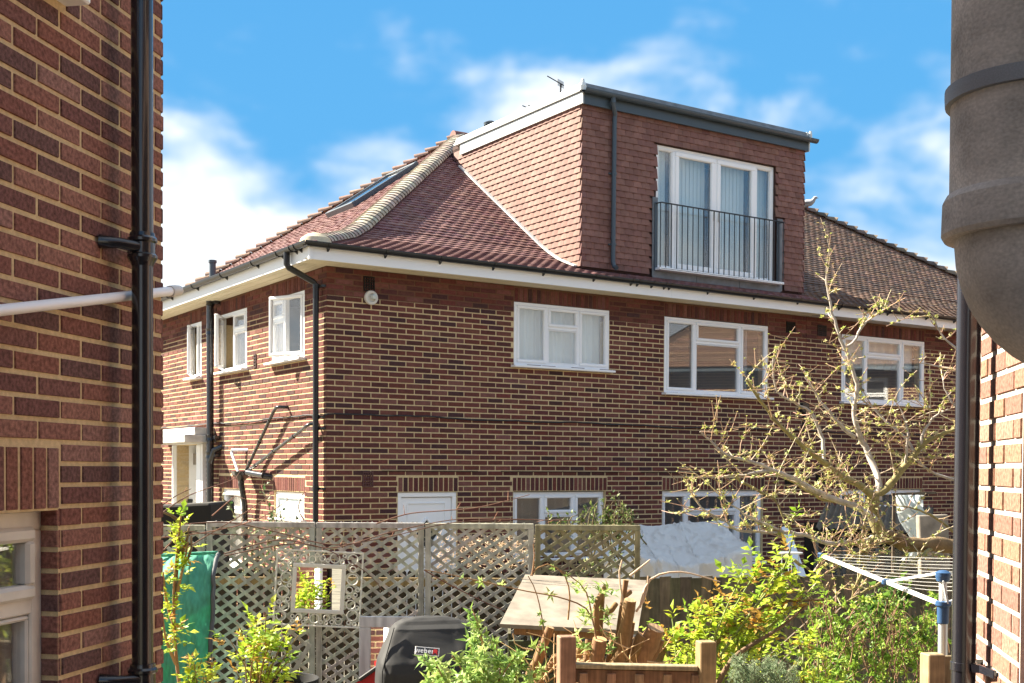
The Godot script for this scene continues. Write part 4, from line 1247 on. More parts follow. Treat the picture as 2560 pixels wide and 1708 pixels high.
func build_near_right() -> void:
	var d := Vector3(0.19, 0, -0.982).normalized()
	var n := Vector3(-0.982, 0, -0.19).normalized()
	var org := Vector3(1.634, 0, -4.03)
	var t := thing("near_house", "nearer brick house at the right edge, sunlit, behind a black downpipe", "house", org)
	t.transform = Transform3D(Basis(-d, Vector3.UP, n), org)     # x runs towards the camera
	var X := Vector3.RIGHT
	var Z := Vector3.BACK
	var C := 0.0777
	var wall := put("passage_wall", null, null, t)
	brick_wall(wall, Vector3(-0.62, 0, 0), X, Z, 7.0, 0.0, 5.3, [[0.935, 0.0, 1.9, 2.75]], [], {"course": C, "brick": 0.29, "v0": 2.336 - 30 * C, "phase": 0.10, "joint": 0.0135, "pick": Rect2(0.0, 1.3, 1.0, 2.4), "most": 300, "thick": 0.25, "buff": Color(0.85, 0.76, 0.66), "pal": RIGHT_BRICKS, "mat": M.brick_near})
	var ew := put("garden_wall", null, null, t)
	brick_wall(ew, Vector3(-0.62, 0, -6.0), Z, Vector3.LEFT, 6.0, 0.0, 5.3, [], [], {"course": C, "brick": 0.29, "v0": 2.336 - 30 * C, "joint": 0.0135, "thick": 0.24})
	var sh := MB.new()
	sh.box(Vector3(2.88, 2.65, -5.9), Vector3(6.9, 5.3, 0.2))
	sh.box(Vector3(6.2, 2.65, -3.0), Vector3(0.2, 5.3, 5.6))
	sh.box(Vector3(2.8, 2.65, -1.2), Vector3(6.2, 5.2, 0.1))
	put("inner_wall", sh, M.room, t)
	var rf := MB.new()
	rf.prism(PackedVector2Array([Vector2(-6.35, 5.3), Vector2(0.35, 5.3), Vector2(-3.0, 7.4)]), Transform3D(Basis(Vector3.BACK, Vector3.UP, Vector3.LEFT), Vector3(-0.85, 0, 0)), 7.4, Color(0.2, 0.12, 0.085))
	put("roof", rf, M.tile, t)
	var dr := MB.new()
	dr.box(Vector3(0.80, 1.375, -0.14), Vector3(0.96, 2.75, 0.06), Basis(), Color(0.3, 0.14, 0.1))
	put("door_panel", dr, M.brick, t)
	# black downpipe, held off the wall and a little out of plumb
	var dp := put("downpipe", null, null, t)
	var bc := Color(0.02, 0.023, 0.029)
	var m := MB.new()
	m.tube([Vector3(-0.20, 0.0, 0.078), Vector3(-0.165, 2.2, 0.078), Vector3(-0.125, 4.9, 0.078)], [0.0415], 28, bc)
	put("pipe", m, M.black_pipe, dp)
	var y := 1.788
	m = MB.new()
	m.lathe([Vector2(0.0415, -0.016), Vector2(0.045, -0.014), Vector2(0.045, 0.014), Vector2(0.0415, 0.016)], 28, Transform3D(Basis(), Vector3(-0.173, y, 0.078)), bc)
	for s in [-1.0, 1.0]:
		m.bar(Vector3(-0.173 + 0.046 * s, y, 0.06), Vector3(-0.173 + 0.075 * s, y, 0.0), 0.028, 0.006, Vector3.UP, bc)
	m.bar(Vector3(-0.13, y, 0.035), Vector3(0.0, y, 0.006), 0.028, 0.012, Vector3.UP, bc, 0.002)
	put("bracket", m, M.black_pipe, dp)
	# the big asbestos-cement flue that turns into the wall
	var fl := put("flue_pipe", null, null, t)
	var P := t.transform.affine_inverse() * Vector3(1.112, 0, -2.6)
	m = MB.new()
	var rp := 0.165
	m.lathe([Vector2(rp, 3.06), Vector2(rp, 5.4)], 40, Transform3D(Basis(), P))
	put("upper_pipe", m, M.concrete, fl)
	m = MB.new()
	m.lathe([Vector2(rp, 3.265), Vector2(rp + 0.011, 3.266), Vector2(rp + 0.012, 3.285), Vector2(rp + 0.012, 3.30), Vector2(rp, 3.302)], 40, Transform3D(Basis(), P))
	put("joint_band", m, M.band, fl)
	m = MB.new()
	m.lathe([Vector2(rp - 0.02, 2.975), Vector2(rp + 0.010, 2.975), Vector2(rp + 0.016, 2.985), Vector2(rp + 0.014, 3.055), Vector2(rp + 0.006, 3.07), Vector2(rp - 0.002, 3.072)], 40, Transform3D(Basis(), P))
	put("socket", m, M.concrete, fl)
	m = MB.new()
	var pts := []
	var rb := 0.15
	var top := 2.985
	pts.append(P + Vector3(0, top, 0))
	for i in 11:
		var a := PI * 0.5 * i / 10.0
		pts.append(P + Vector3(0, top - 0.02 - sin(a) * rb, -(1.0 - cos(a)) * rb))
	pts.append(P + Vector3(0, top - 0.02 - rb, -0.6))
	m.tube(pts, [rp - 0.012], 40)
	put("elbow", m, M.concrete, fl)

func build_opposite() -> void:
	# the house across the gardens, out of frame, that the upper windows mirror
	var org := Vector3(15.2, 0, -14.6)
	var dirv := Vector3(0.19, 0, -0.982).normalized()
	var t := thing("opposite_house", "brick house with a brown tiled roof, mirrored in the upper windows", "house", org)
	t.transform = Transform3D(Basis(-dirv, Vector3.UP, Vector3(-0.982, 0, -0.19).normalized()), org)
	# x runs towards the camera side; the wall lies at x from -18 to 0 and faces +z
	var wall := put("front_wall", null, null, t)
	brick_wall(wall, Vector3(-18, 0, 0), Vector3.RIGHT, Vector3.BACK, 18.0, 0.0, 5.1, [[11.5, 3.6, 13.6, 4.9], [3.0, 3.6, 5.2, 4.9]], [], {"joint": 0.014})
	window(t, "window", Vector3(-6.5, 3.6, -0.05), Vector3.RIGHT, Vector3.BACK, 2.1, 1.3, [[0.0, 0.0, 0.5, 0.65, 0, 0], [0.0, 0.65, 0.5, 1.0, 1, 0], [0.5, 0.0, 1.0, 1.0, 1, 0]])
	window(t, "window", Vector3(-15.0, 3.6, -0.05), Vector3.RIGHT, Vector3.BACK, 2.2, 1.3, [[0.0, 0.0, 0.5, 0.65, 0, 0], [0.0, 0.65, 0.5, 1.0, 1, 0], [0.5, 0.0, 1.0, 1.0, 1, 0]])
	var sh := MB.new()
	sh.box(Vector3(-9, 2.55, -7.9), Vector3(18, 5.1, 0.2))
	sh.box(Vector3(-0.1, 2.55, -4.0), Vector3(0.2, 5.1, 7.6))
	sh.box(Vector3(-17.9, 2.55, -4.0), Vector3(0.2, 5.1, 7.6))
	sh.box(Vector3(-9, 2.55, -2.0), Vector3(17.4, 5.0, 0.1))
	put("inner_wall", sh, M.room, t)
	var fa := MB.new()
	fa.box(Vector3(-9, 5.15, 0.3), Vector3(18.6, 0.16, 0.5), Basis(), Color.WHITE, 0.01)
	put("fascia", fa, M.anthracite, t)
	var hd := thing("far_fence", "tall dark board fence across the gardens, mirrored in the lower windows", "fence", Vector3(10.9, 0, -13.0))
	for i in 60:
		var q := MB.new()
		q.box(Vector3(i * 0.038, 1.15, -i * 0.2), Vector3(0.02, 2.3 + R(-0.02, 0.02), 0.19), Basis(Vector3.UP, -0.19), vary(Color(0.11, 0.085, 0.055), 0.2))
		put("board", q, M.fence, hd)
	var rf := MB.new()
	var bp := [Color(0.26, 0.155, 0.10), Color(0.22, 0.13, 0.09), Color(0.29, 0.18, 0.12)]
	var row := 0
	var dd := -0.55
	while dd < 4.0:
		var h := 5.24 + (dd + 0.55) * 0.72
		var x := -18.5
		rf.box(Vector3((x - 0.5 - dd) * 0.5 + 0.3, h, -dd), Vector3(18.0 - (dd + 0.5), 0.03, 0.14), Basis(Vector3.RIGHT, 0.55), vary(bp[row % 3], 0.12))
		dd += 0.1
		row += 1
	rf.tri(Vector3(0.55, 5.2, 0.55), Vector3(0.55, 5.2, -8.5), Vector3(-4.0, 8.5, -4.0), bp[0])
	rf.quad(Vector3(0.55, 5.2, -8.5), Vector3(-18.5, 5.2, -8.5), Vector3(-18.5, 8.5, -4.0), Vector3(-4.0, 8.5, -4.0), bp[0])
	rf.quad(Vector3(-18.5, 5.2, 0.5), Vector3(0.5, 5.2, 0.5), Vector3(-4.0, 8.45, -4.0), Vector3(-18.5, 8.45, -4.0), Color(0.1, 0.06, 0.045))
	put("roof", rf, M.tile, t)

# ---------------------------------------------------------------- sky, sun, ground, camera
func build_sky() -> void:
	var cam := Camera3D.new()
	cam.name = "camera"
	add_child(cam)
	cam.position = Vector3(0, EYE, 0)
	cam.rotation = Vector3(-0.020264, 0, 0.00554)
	cam.projection = Camera3D.PROJECTION_FRUSTUM
	cam.near = 0.1
	cam.far = 400.0
	cam.size = 0.1 * 1708.0 / FPX
	cam.frustum_offset = Vector2(0, 0.1 * (1234.6 - 854.0) / FPX)
	cam.current = true
	var W := 2048
	var H := 1024
	var img := Image.create(W, H, false, Image.FORMAT_RGBF)
	var nz := FastNoiseLite.new()
	nz.seed = 11
	nz.noise_type = FastNoiseLite.TYPE_SIMPLEX_SMOOTH
	nz.frequency = 1.0
	nz.fractal_octaves = 6
	nz.fractal_gain = 0.55
	var nw := FastNoiseLite.new()
	nw.seed = 5
	nw.frequency = 0.6
	nw.fractal_octaves = 3
	var top := Color(0.0145, 0.070, 0.166)
	var mid := Color(0.028, 0.101, 0.190)
	var low := Color(0.095, 0.162, 0.216)
	var white := Color(0.245, 0.253, 0.257)
	for y in H:
		var el := (0.5 - (y + 0.5) / H) * PI
		var s := maxf(sin(el), 0.0)
		var base := low.lerp(mid, smoothstep(0.0, 0.20, s)).lerp(top, smoothstep(0.18, 0.75, s))
		for x in W:
			var az := (x + 0.5) / W * TAU
			var dir := Vector3(cos(az) * cos(el), sin(el), sin(az) * cos(el))
			if el < -0.02:
				img.set_pixel(x, y, Color(0.10, 0.10, 0.085))
				continue
			# broken cloud banks low down, thin wisps higher up
			var w1 := nw.get_noise_3dv(dir * 3.0) * 0.5
			var q := Vector3(dir.x * 2.3 + w1, dir.y * 5.2 + w1 * 0.7, dir.z * 2.3)
			var f := nz.get_noise_3dv(q)
			var fine := nz.get_noise_3dv(q * 3.7 + Vector3(5, 1, 7))
			var wisp := nz.get_noise_3dv(Vector3(dir.x * 9.0 + dir.y * 7.0, dir.y * 22.0 - dir.x * 6.0, dir.z * 9.0 + w1 * 4.0))
			var cover := lerpf(0.62, -0.22, smoothstep(0.05, 0.40, s)) + 0.5 * smoothstep(0.42, 0.70, s)
			var den := smoothstep(-0.22, 0.55, f * 0.95 + cover + fine * 0.34 + wisp * 0.10)
			den = clampf(den + maxf(0.0, wisp - 0.18) * 0.9 * smoothstep(-0.35, 0.25, f + cover), 0.0, 1.0) * 0.94
			img.set_pixel(x, y, base.lerp(white, den))
	var sm := PanoramaSkyMaterial.new()
	sm.panorama = ImageTexture.create_from_image(img)
	var sky := Sky.new()
	sky.sky_material = sm
	var env := Environment.new()
	env.background_mode = Environment.BG_SKY
	env.sky = sky
	env.tonemap_mode = Environment.TONE_MAPPER_LINEAR
	env.tonemap_exposure = 4.9
	env.background_energy_multiplier = 1.0
	env.sdfgi_enabled = true
	env.ssao_enabled = true
	env.ssil_enabled = true
	var we := WorldEnvironment.new()
	we.name = "world_environment"
	we.environment = env
	add_child(we)
	var sun := DirectionalLight3D.new()
	sun.name = "sun"
	sun.light_energy = 1.6
	sun.light_color = Color(1.0, 0.955, 0.87)
	sun.light_angular_distance = 0.55
	sun.shadow_enabled = true
	add_child(sun)
	# towards the sun, in the house's own axes: left, back and up
	var es := Vector3(cos(YAW), 0, -sin(YAW))
	var et := Vector3(-sin(YAW), 0, -cos(YAW))
	var L := (-es * 1.0 + et * 1.55 + Vector3.UP * 1.42).normalized()
	sun.transform = Transform3D(Basis.looking_at(-L, Vector3.UP), Vector3.ZERO)

func build_ground() -> void:
	var m := MB.new()
	m.quad(Vector3(-200, -0.02, 60), Vector3(200, -0.02, 60), Vector3(200, -0.02, -300), Vector3(-200, -0.02, -300))
	var g := put("ground", m, M.lawn, self)
	g.set_meta("kind", "structure")
	g.set_meta("label", "earth and grass ground of the gardens")
	m = MB.new()
	m.quad(Vector3(-1.2, -0.012, 2), Vector3(1.5, -0.012, 2), Vector3(2.6, -0.012, -5.6), Vector3(-1.6, -0.012, -5.6))
	g = put("path", m, M.paving, self)
	g.set_meta("kind", "structure")
	g.set_meta("label", "concrete path between the two near walls")

# ---------------------------------------------------------------- plants
func spline(pts: Array, step := 0.06) -> Array:
	var c := Curve3D.new()
	c.bake_interval = 0.03
	for i in pts.size():
		var a: Vector3 = pts[maxi(i - 1, 0)]
		var b: Vector3 = pts[mini(i + 1, pts.size() - 1)]
		var t := (b - a) / 6.0
		c.add_point(pts[i], -t, t)
	var out := []
	var len := c.get_baked_length()
	var k := maxi(2, int(len / step))
	for i in k + 1:
		out.append(c.sample_baked(len * i / k))
	return out

func taper(pts: Array, r0: float, r1: float) -> Array:
	var out := []
	for i in pts.size():
		out.append(lerpf(r0, r1, i / float(pts.size() - 1)))
	return out

func arc(a: Vector3, b: Vector3, lift: float, wob := 0.03) -> Array:
	var m := a.lerp(b, 0.5) + Vector3.UP * lift + rv(wob)
	return spline([a, a.lerp(m, 0.55) + Vector3.UP * lift * 0.25 + rv(wob * 0.5), m, b.lerp(m, 0.4) + Vector3.UP * lift * 0.2, b], 0.05)

# compound leaf: leaflets along a short stalk
func spray(mb: MB, p: Vector3, d: Vector3, l: float, cols: Array, pairs := 2, slim := 0.55) -> void:
	d = d.normalized()
	var s := d.cross(Vector3.UP)
	if s.length() < 0.1:
		s = d.cross(Vector3.RIGHT)
	s = s.normalized()
	var col: Color = cols[rng.randi() % cols.size()]
	for i in pairs:
		var q := p + d * l * (0.45 + 0.5 * i)
		for e in [-1.0, 1.0]:
			mb.leaf(q, s * e + d * 0.6 + rv(0.25), Vector3.UP + rv(0.5), l * R(0.75, 1.05), l * slim * R(0.8, 1.1), vary(col, 0.2))
	mb.leaf(p + d * l * (0.45 + 0.5 * pairs - 0.2), d + rv(0.2), Vector3.UP + rv(0.5), l * R(0.9, 1.2), l * slim, vary(col, 0.2))

func rosette(mb: MB, p: Vector3, d: Vector3, l: float, w: float, cnt: int, cols: Array, open := 0.8) -> void:
	d = d.normalized()
	var s := d.cross(Vector3.UP if absf(d.y) < 0.9 else Vector3.RIGHT).normalized()
	var u := s.cross(d)
	var col: Color = cols[rng.randi() % cols.size()]
	for i in cnt:
		var a := TAU * (i + R(-0.2, 0.2)) / cnt
		var o := s * cos(a) + u * sin(a)
		mb.leaf(p, o * open + d * R(0.2, 1.0), d, l * R(0.7, 1.1), w * R(0.8, 1.1), vary(col, 0.18), 0.25)

func leafy(called: String, label: String, canes: Array, o: Dictionary) -> Node3D:
	var t := thing(called, label, o.get("category", "shrub"))
	var st := MB.new()
	var lv := MB.new()
	var cols: Array = o.cols
	for c in canes:
		st.tube(c, taper(c, o.get("r0", 0.008), o.get("r1", 0.003)), 6, vary(o.get("stem", Color(0.16, 0.13, 0.06)), 0.2))
		var len := 0.0
		for i in c.size() - 1:
			len += c[i].distance_to(c[i + 1])
		var cnt := int(len * o.get("per_m", 30.0))
		for k in cnt:
			var f := lerpf(o.get("from", 0.3), 1.0, rng.randf())
			var i := mini(int(f * (c.size() - 1)), c.size() - 2)
			var p: Vector3 = c[i].lerp(c[i + 1], rng.randf())
			var dir: Vector3 = (c[i + 1] - c[i]).normalized() * 0.5 + rv(1.0) + Vector3.UP * 0.25
			var off: Vector3 = dir.normalized() * R(0.0, o.get("spread", 0.04))
			match o.get("kind", 0):
				0: spray(lv, p + off, dir, o.get("l", 0.03) * R(0.7, 1.2), cols, o.get("pairs", 2), o.get("slim", 0.6))
				1: rosette(lv, p + off, dir, o.get("l", 0.06) * R(0.6, 1.15), o.get("w", 0.016), o.get("star", 5), cols)
				_: lv.leaf(p + off, dir, Vector3.UP + rv(0.6), o.get("l", 0.03) * R(0.7, 1.2), o.get("w", 0.02), vary(cols[rng.randi() % cols.size()], 0.25))
	put("stems", st, M.twig, t, "stuff")
	put("foliage", lv, M.leaf, t, "stuff")
	return t

var LIME := [Color(0.46, 0.56, 0.05), Color(0.34, 0.48, 0.04), Color(0.52, 0.58, 0.08), Color(0.24, 0.38, 0.035), Color(0.44, 0.52, 0.05), Color(0.40, 0.55, 0.07), Color(0.46, 0.26, 0.06)]
var FRESH := [Color(0.36, 0.48, 0.13), Color(0.28, 0.42, 0.11), Color(0.44, 0.54, 0.20), Color(0.20, 0.33, 0.08)]
var DEEP := [Color(0.05, 0.12, 0.02), Color(0.08, 0.17, 0.03), Color(0.12, 0.22, 0.04), Color(0.20, 0.30, 0.06)]
var HOLLY := [Color(0.035, 0.075, 0.02), Color(0.05, 0.10, 0.03), Color(0.10, 0.16, 0.06), Color(0.30, 0.34, 0.22)]

func build_plants() -> void:
	# tall young shrub in front of the green netting
	var c := []
	c.append(spline([at(455, 1760, 7.6), at(440, 1640, 7.6), at(434, 1500, 7.6), at(440, 1400, 7.6), at(452, 1290, 7.6)]))
	c.append(spline([at(436, 1520, 7.6), at(450, 1450, 7.6), at(462, 1400, 7.6), at(470, 1355, 7.6)]))
	c.append(spline([at(434, 1560, 7.6), at(415, 1500, 7.6), at(408, 1430, 7.55)]))
	c.append(spline([at(440, 1660, 7.6), at(415, 1600, 7.5), at(405, 1530, 7.5)]))
	leafy("young_shrub", "tall thin shrub with bright lime leaves in front of the green netting", c, {"cols": LIME, "stem": Color(0.28, 0.15, 0.07), "r0": 0.013, "r1": 0.005, "per_m": 34.0, "from": 0.25, "l": 0.056, "spread": 0.05})
	# rose bush before the trellis
	c = []
	var b := at(650, 1800, 8.0)
	for q in [[575, 1600], [600, 1570], [640, 1545], [665, 1535], [690, 1560], [720, 1575], [745, 1590], [610, 1640], [680, 1620], [725, 1650], [640, 1600], [660, 1660], [590, 1680], [700, 1690]]:
		c.append(arc(b + rv(0.06), at(q[0], q[1], 8.0 + R(-0.2, 0.2)), 0.03))
	leafy("rose_bush", "lime-green rose bush standing before the trellis, below the ring-framed mirror", c, {"cols": LIME, "per_m": 17.0, "from": 0.4, "l": 0.068, "spread": 0.05, "stem": Color(0.20, 0.12, 0.04)})
	c = []
	b = at(480, 1800, 7.4)
	for q in [[485, 1660], [505, 1650], [525, 1680], [470, 1690], [510, 1690]]:
		c.append(arc(b + rv(0.04), at(q[0], q[1], 7.4 + R(-0.1, 0.1)), 0.02))
	leafy("rose_bush", "small lime-green bush at the foot of the green netting", c, {"cols": LIME, "per_m": 24.0, "from": 0.2, "l": 0.062, "spread": 0.05})
	# butterfly bush with narrow starry leaves
	c = []
	b = at(1230, 1860, 7.0)
	for q in [[1060, 1650], [1090, 1660], [1130, 1640], [1170, 1600], [1200, 1590], [1240, 1600], [1140, 1680], [1100, 1695], [1190, 1650], [1250, 1660], [1290, 1640], [1320, 1620], [1220, 1690], [1160, 1700], [1270, 1700], [1340, 1670], [1060, 1700], [1210, 1630]]:
		c.append(arc(b + rv(0.1), at(q[0], q[1], 7.0 + R(-0.3, 0.25)), 0.05, 0.05))
	c.append(spline([at(1215, 1650, 7.0), at(1200, 1580, 7.0), at(1180, 1520, 7.05)]))
	leafy("butterfly_bush", "sprouting shrub with narrow pale green leaves beside the covered barbecue", c, {"cols": FRESH, "kind": 1, "per_m": 34.0, "from": 0.35, "l": 0.085, "w": 0.022, "spread": 0.03, "stem": Color(0.33, 0.20, 0.09), "r0": 0.009})
	# long wands rising before the pale board
	c = []
	c.append(spline([at(1370, 1700, 6.9), at(1357, 1560, 6.9), at(1340, 1480, 6.9), at(1320, 1440, 6.9)]))
	c.append(spline([at(1500, 1700, 6.9), at(1480, 1545, 6.9), at(1420, 1500, 6.9), at(1300, 1475, 6.95), at(1140, 1440, 7.0), at(1062, 1425, 7.0)]))
	c.append(spline([at(1420, 1550, 6.9), at(1424, 1480, 6.9), at(1405, 1430, 6.9), at(1360, 1410, 6.9), at(1325, 1440, 6.9)]))
	c.append(spline([at(1480, 1540, 6.9), at(1460, 1470, 6.9), at(1400, 1425, 6.9)]))
	c.append(spline([at(1330, 1440, 6.9), at(1336, 1390, 6.9), at(1333, 1360, 6.9)]))
	leafy("buddleia_wands", "long bare wands with pale leaf tufts arching before the pale board", c, {"cols": FRESH, "kind": 1, "per_m": 5.0, "from": 0.1, "l": 0.052, "w": 0.016, "spread": 0.01, "stem": Color(0.30, 0.17, 0.08), "r0": 0.006, "r1": 0.003, "star": 6})
	# large rose at the right
	c = []
	for k in 16:
		var tip: Array = [[1640, 1570], [1680, 1545], [1720, 1530], [1760, 1500], [1800, 1480], [1850, 1450], [1900, 1420], [1950, 1425], [2000, 1440], [2040, 1480], [1980, 1520], [1900, 1500], [1840, 1540], [1780, 1560], [1940, 1560], [1870, 1600]][k]
		c.append(arc(at(1700 + k * 9, 1810, 7.4 + R(-0.2, 0.2)), at(tip[0], tip[1], 7.4 + R(-0.3, 0.3)), 0.10, 0.05))
	for q in [[1660, 1650], [1720, 1640], [1800, 1620], [1830, 1660], [1760, 1690], [1900, 1650], [1960, 1640], [2010, 1590], [2045, 1640], [1690, 1690]]:
		c.append(arc(at(q[0] - 20, 1820, 7.4 + R(-0.2, 0.2)), at(q[0], q[1], 7.4 + R(-0.3, 0.3)), 0.05, 0.05))
	c.append(spline([at(1800, 1640, 7.2), at(1880, 1530, 7.2), at(1960, 1420, 7.2), at(1985, 1330, 7.2)]))
	leafy("rose_bush", "large bright rose bush spilling over the dark board fence", c, {"cols": LIME, "per_m": 26.0, "from": 0.42, "l": 0.060, "spread": 0.11, "stem": Color(0.22, 0.26, 0.08), "r0": 0.010, "r1": 0.004})
	# old thick canes of that rose
	var t := thing("rose_canes", "pair of thick brown rose canes leaning right across the rose bush", "branch")
	for e in [[[1790, 1720, 7.1], [1840, 1640, 7.1], [1950, 1570, 7.15], [2020, 1510, 7.2]], [[1700, 1720, 7.3], [1820, 1580, 7.3], [1930, 1510, 7.3], [2060, 1500, 7.3]]]:
		var m := MB.new()
		var pts := []
		for q in e:
			pts.append(at(q[0], q[1], q[2]))
		pts = spline(pts)
		m.tube(pts, taper(pts, 0.018, 0.007), 8, Color(0.35, 0.22, 0.13))
		put("cane", m, M.bark, t)
	# jasmine mass on the fence at the right
	c = []
	for k in 105:
		var px := R(1990, 2345)
		var py := R(1485, 1700) + absf(px - 2200) * 0.05
		var p := at(px, py, 8.6 + R(-0.45, 0.35))
		c.append(arc(p - Vector3(R(-0.15, 0.15), R(0.1, 0.35), R(-0.1, 0.1)), p, 0.03, 0.03))
	var jh := leafy("jasmine_hedge", "dense mass of starry-leaved jasmine under the rotary airer", c, {"cols": [Color(0.28, 0.44, 0.06), Color(0.20, 0.34, 0.04), Color(0.36, 0.48, 0.08), Color(0.11, 0.21, 0.03)], "kind": 1, "per_m": 34.0, "from": 0.0, "l": 0.052, "w": 0.019, "spread": 0.06, "stem": Color(0.22, 0.13, 0.07), "r0": 0.004, "r1": 0.002, "category": "hedge"})
	var tm := MB.new()
	for k in 70:
		var p := at(R(2020, 2340), R(1600, 1740), 8.3 + R(-0.25, 0.3))
		var a := arc(p, p + Vector3(R(-0.3, 0.3), R(0.15, 0.5), R(-0.1, 0.1)), 0.06, 0.06)
		tm.tube(a, taper(a, 0.0036, 0.002), 5, vary(Color(0.24, 0.14, 0.08), 0.3), false)
	put("bare_stems", tm, M.twig, jh, "stuff")
	# dark ivy on the fence top
	c = []
	for k in 26:
		var p := at(R(2150, 2260), R(1450, 1560), 9.4 + R(-0.1, 0.2))
		c.append(arc(p - Vector3(0, 0.2, 0), p, 0.02))
	leafy("ivy", "dark glossy ivy hanging over the fence behind the airer", c, {"cols": DEEP, "kind": 2, "per_m": 60.0, "from": 0.0, "l": 0.07, "w": 0.06, "spread": 0.06, "category": "ivy"})
	# grey-green rosemary-like bush and a bright small plant at the lower edge
	c = []
	for k in 70:
		var p := at(R(1800, 2010), 1790, 6.8 + R(-0.2, 0.2))
		c.append(arc(p, at(R(1820, 2005), R(1640, 1700), 6.8 + R(-0.2, 0.2)), 0.0, 0.02))
	leafy("lavender_bush", "soft grey-green bush with needle leaves low between rose and hedge", c, {"cols": [Color(0.22, 0.29, 0.17), Color(0.16, 0.23, 0.12), Color(0.28, 0.34, 0.2)], "kind": 1, "per_m": 70.0, "from": 0.2, "l": 0.03, "w": 0.005, "spread": 0.015, "stem": Color(0.16, 0.18, 0.1), "r0": 0.003, "r1": 0.002})
	c = []
	for k in 10:
		c.append(arc(at(R(2010, 2060), 1800, 6.9), at(R(1990, 2070), R(1665, 1710), 6.9), 0.0, 0.02))
	leafy("euonymus", "small plant with rounded bright leaves at the lower edge beside the grey-green bush", c, {"cols": LIME, "kind": 2, "per_m": 60.0, "from": 0.5, "l": 0.035, "w": 0.028, "spread": 0.03})
	# behind the trellis
	c = []
	for k in 34:
		var p := at(R(610, 770), R(1275, 1450), 10.55 + R(-0.15, 0.2))
		c.append(arc(p - Vector3(R(-0.1, 0.1), R(0.15, 0.3), 0), p, 0.02))
	c.append(spline([at(690, 1420, 10.4), at(680, 1300, 10.4), at(655, 1215, 10.4)]))
	c.append(spline([at(590, 1300, 10.4), at(575, 1265, 10.4), at(548, 1240, 10.4)]))
	leafy("holly", "variegated small-leaved holly seen through the trellis below the hopper pipes", c, {"cols": HOLLY, "kind": 2, "per_m": 42.0, "from": 0.0, "l": 0.045, "w": 0.03, "spread": 0.05, "category": "shrub"})
	c = []
	for k in 40:
		var p := at(R(1475, 1590), R(1250, 1330), 10.45 + R(-0.15, 0.15))
		if (p - at(1520, 1250, 10.45)).length() > 0.42 or (k % 3 == 0):
			p = at(R(1490, 1550), R(1235, 1330), 10.45)
		c.append(arc(p - Vector3(R(-0.1, 0.1), R(0.1, 0.25), 0), p, 0.02))
	for k in 14:
		var p := at(R(1370, 1460), R(1285, 1320), 10.45)
		c.append(arc(p - Vector3(R(-0.15, 0.15), 0.1, 0), p, 0.05))
	for k in 14:
		var p := at(R(1440, 1560), R(1330, 1430), 10.5)
		c.append(arc(p - Vector3(R(-0.15, 0.15), 0.15, 0), p, 0.05))
	leafy("privet", "bushy olive-green evergreen poking above the darker trellis panel", c, {"cols": [Color(0.09, 0.13, 0.035), Color(0.14, 0.19, 0.05), Color(0.22, 0.26, 0.10), Color(0.06, 0.09, 0.03)], "kind": 2, "per_m": 60.0, "from": 0.0, "l": 0.042, "w": 0.024, "spread": 0.05})
	t = thing("clematis", "dry straw-coloured clematis tangle behind the trellis", "climber")
	tm = MB.new()
	for k in 260:
		var p := at(R(1090, 1340) , R(1345, 1420), 10.35 + R(-0.1, 0.15))
		var q := p + Vector3(R(-0.1, 0.1), R(-0.08, 0.08), R(-0.05, 0.05))
		var a := [p, p.lerp(q, 0.5) + rv(0.03), q]
		tm.tube(a, [0.0035, 0.003, 0.002], 4, vary(Color(0.62, 0.47, 0.32), 0.25), false)
	put("stems", tm, M.twig, t, "stuff")
	# red-brown rose canes trained along the trellis top
	t = thing("climbing_rose", "red-brown climbing rose canes trained across the top of the trellis", "climber")
	for e in [[[395, 1318], [560, 1306], [690, 1330], [830, 1362], [960, 1345], [1150, 1305], [1400, 1300]], [[560, 1385], [700, 1350], [830, 1370], [980, 1330], [1130, 1300], [1250, 1298], [1440, 1302]], [[940, 1310], [1020, 1285], [1110, 1277], [1200, 1268], [1324, 1237]], [[400, 1345], [520, 1330], [640, 1300], [720, 1250]], [[395, 1290], [470, 1240], [580, 1200], [600, 1180]], [[420, 1400], [500, 1350], [600, 1290], [680, 1235]], [[560, 1390], [760, 1360], [900, 1420], [960, 1480]], [[395, 1270], [440, 1240], [478, 1222]], [[1060, 1425], [1120, 1460], [1200, 1500], [1330, 1560]], [[410, 1375], [460, 1330], [520, 1335], [700, 1340]], [[760, 1300], [745, 1270], [760, 1230]], [[530, 1290], [570, 1255], [590, 1240]]]:
		var m := MB.new()
		var pts := []
		for q in e:
			pts.append(at(q[0], q[1], 9.86 + R(-0.04, 0.02)))
		pts = spline(pts)
		m.tube(pts, taper(pts, 0.0062, 0.003), 6, vary(Color(0.20, 0.095, 0.065), 0.3))
		for k in range(4, pts.size(), 7):
			var d: Vector3 = Vector3(R(-0.5, 0.5), R(-0.4, 1), R(-0.2, 0.2)).normalized() * R(0.03, 0.09)
			m.tube([pts[k], pts[k] + d], [0.003, 0.0015], 4, Color(0.3, 0.14, 0.08), false)
		put("cane", m, M.twig, t)
	# bare pruned sapling in front of the low trellis panel
	t = thing("pruned_sapling", "bare pruned sapling with pale twigs before the low trellis panel at the left", "sapling")
	for e in [[[438, 1480], [444, 1400], [452, 1280], [457, 1275]], [[446, 1390], [438, 1340], [425, 1305]], [[452, 1390], [470, 1340], [472, 1320]], [[445, 1420], [475, 1390], [478, 1340]], [[445, 1300], [420, 1285], [405, 1280]]]:
		var m := MB.new()
		var pts := []
		for q in e:
			pts.append(at(q[0], q[1], 7.62))
		pts = spline(pts)
		m.tube(pts, taper(pts, 0.012, 0.006), 7, vary(Color(0.42, 0.27, 0.17), 0.2), true, Color(0.6, 0.42, 0.25))
		put("branch", m, M.bark, t)

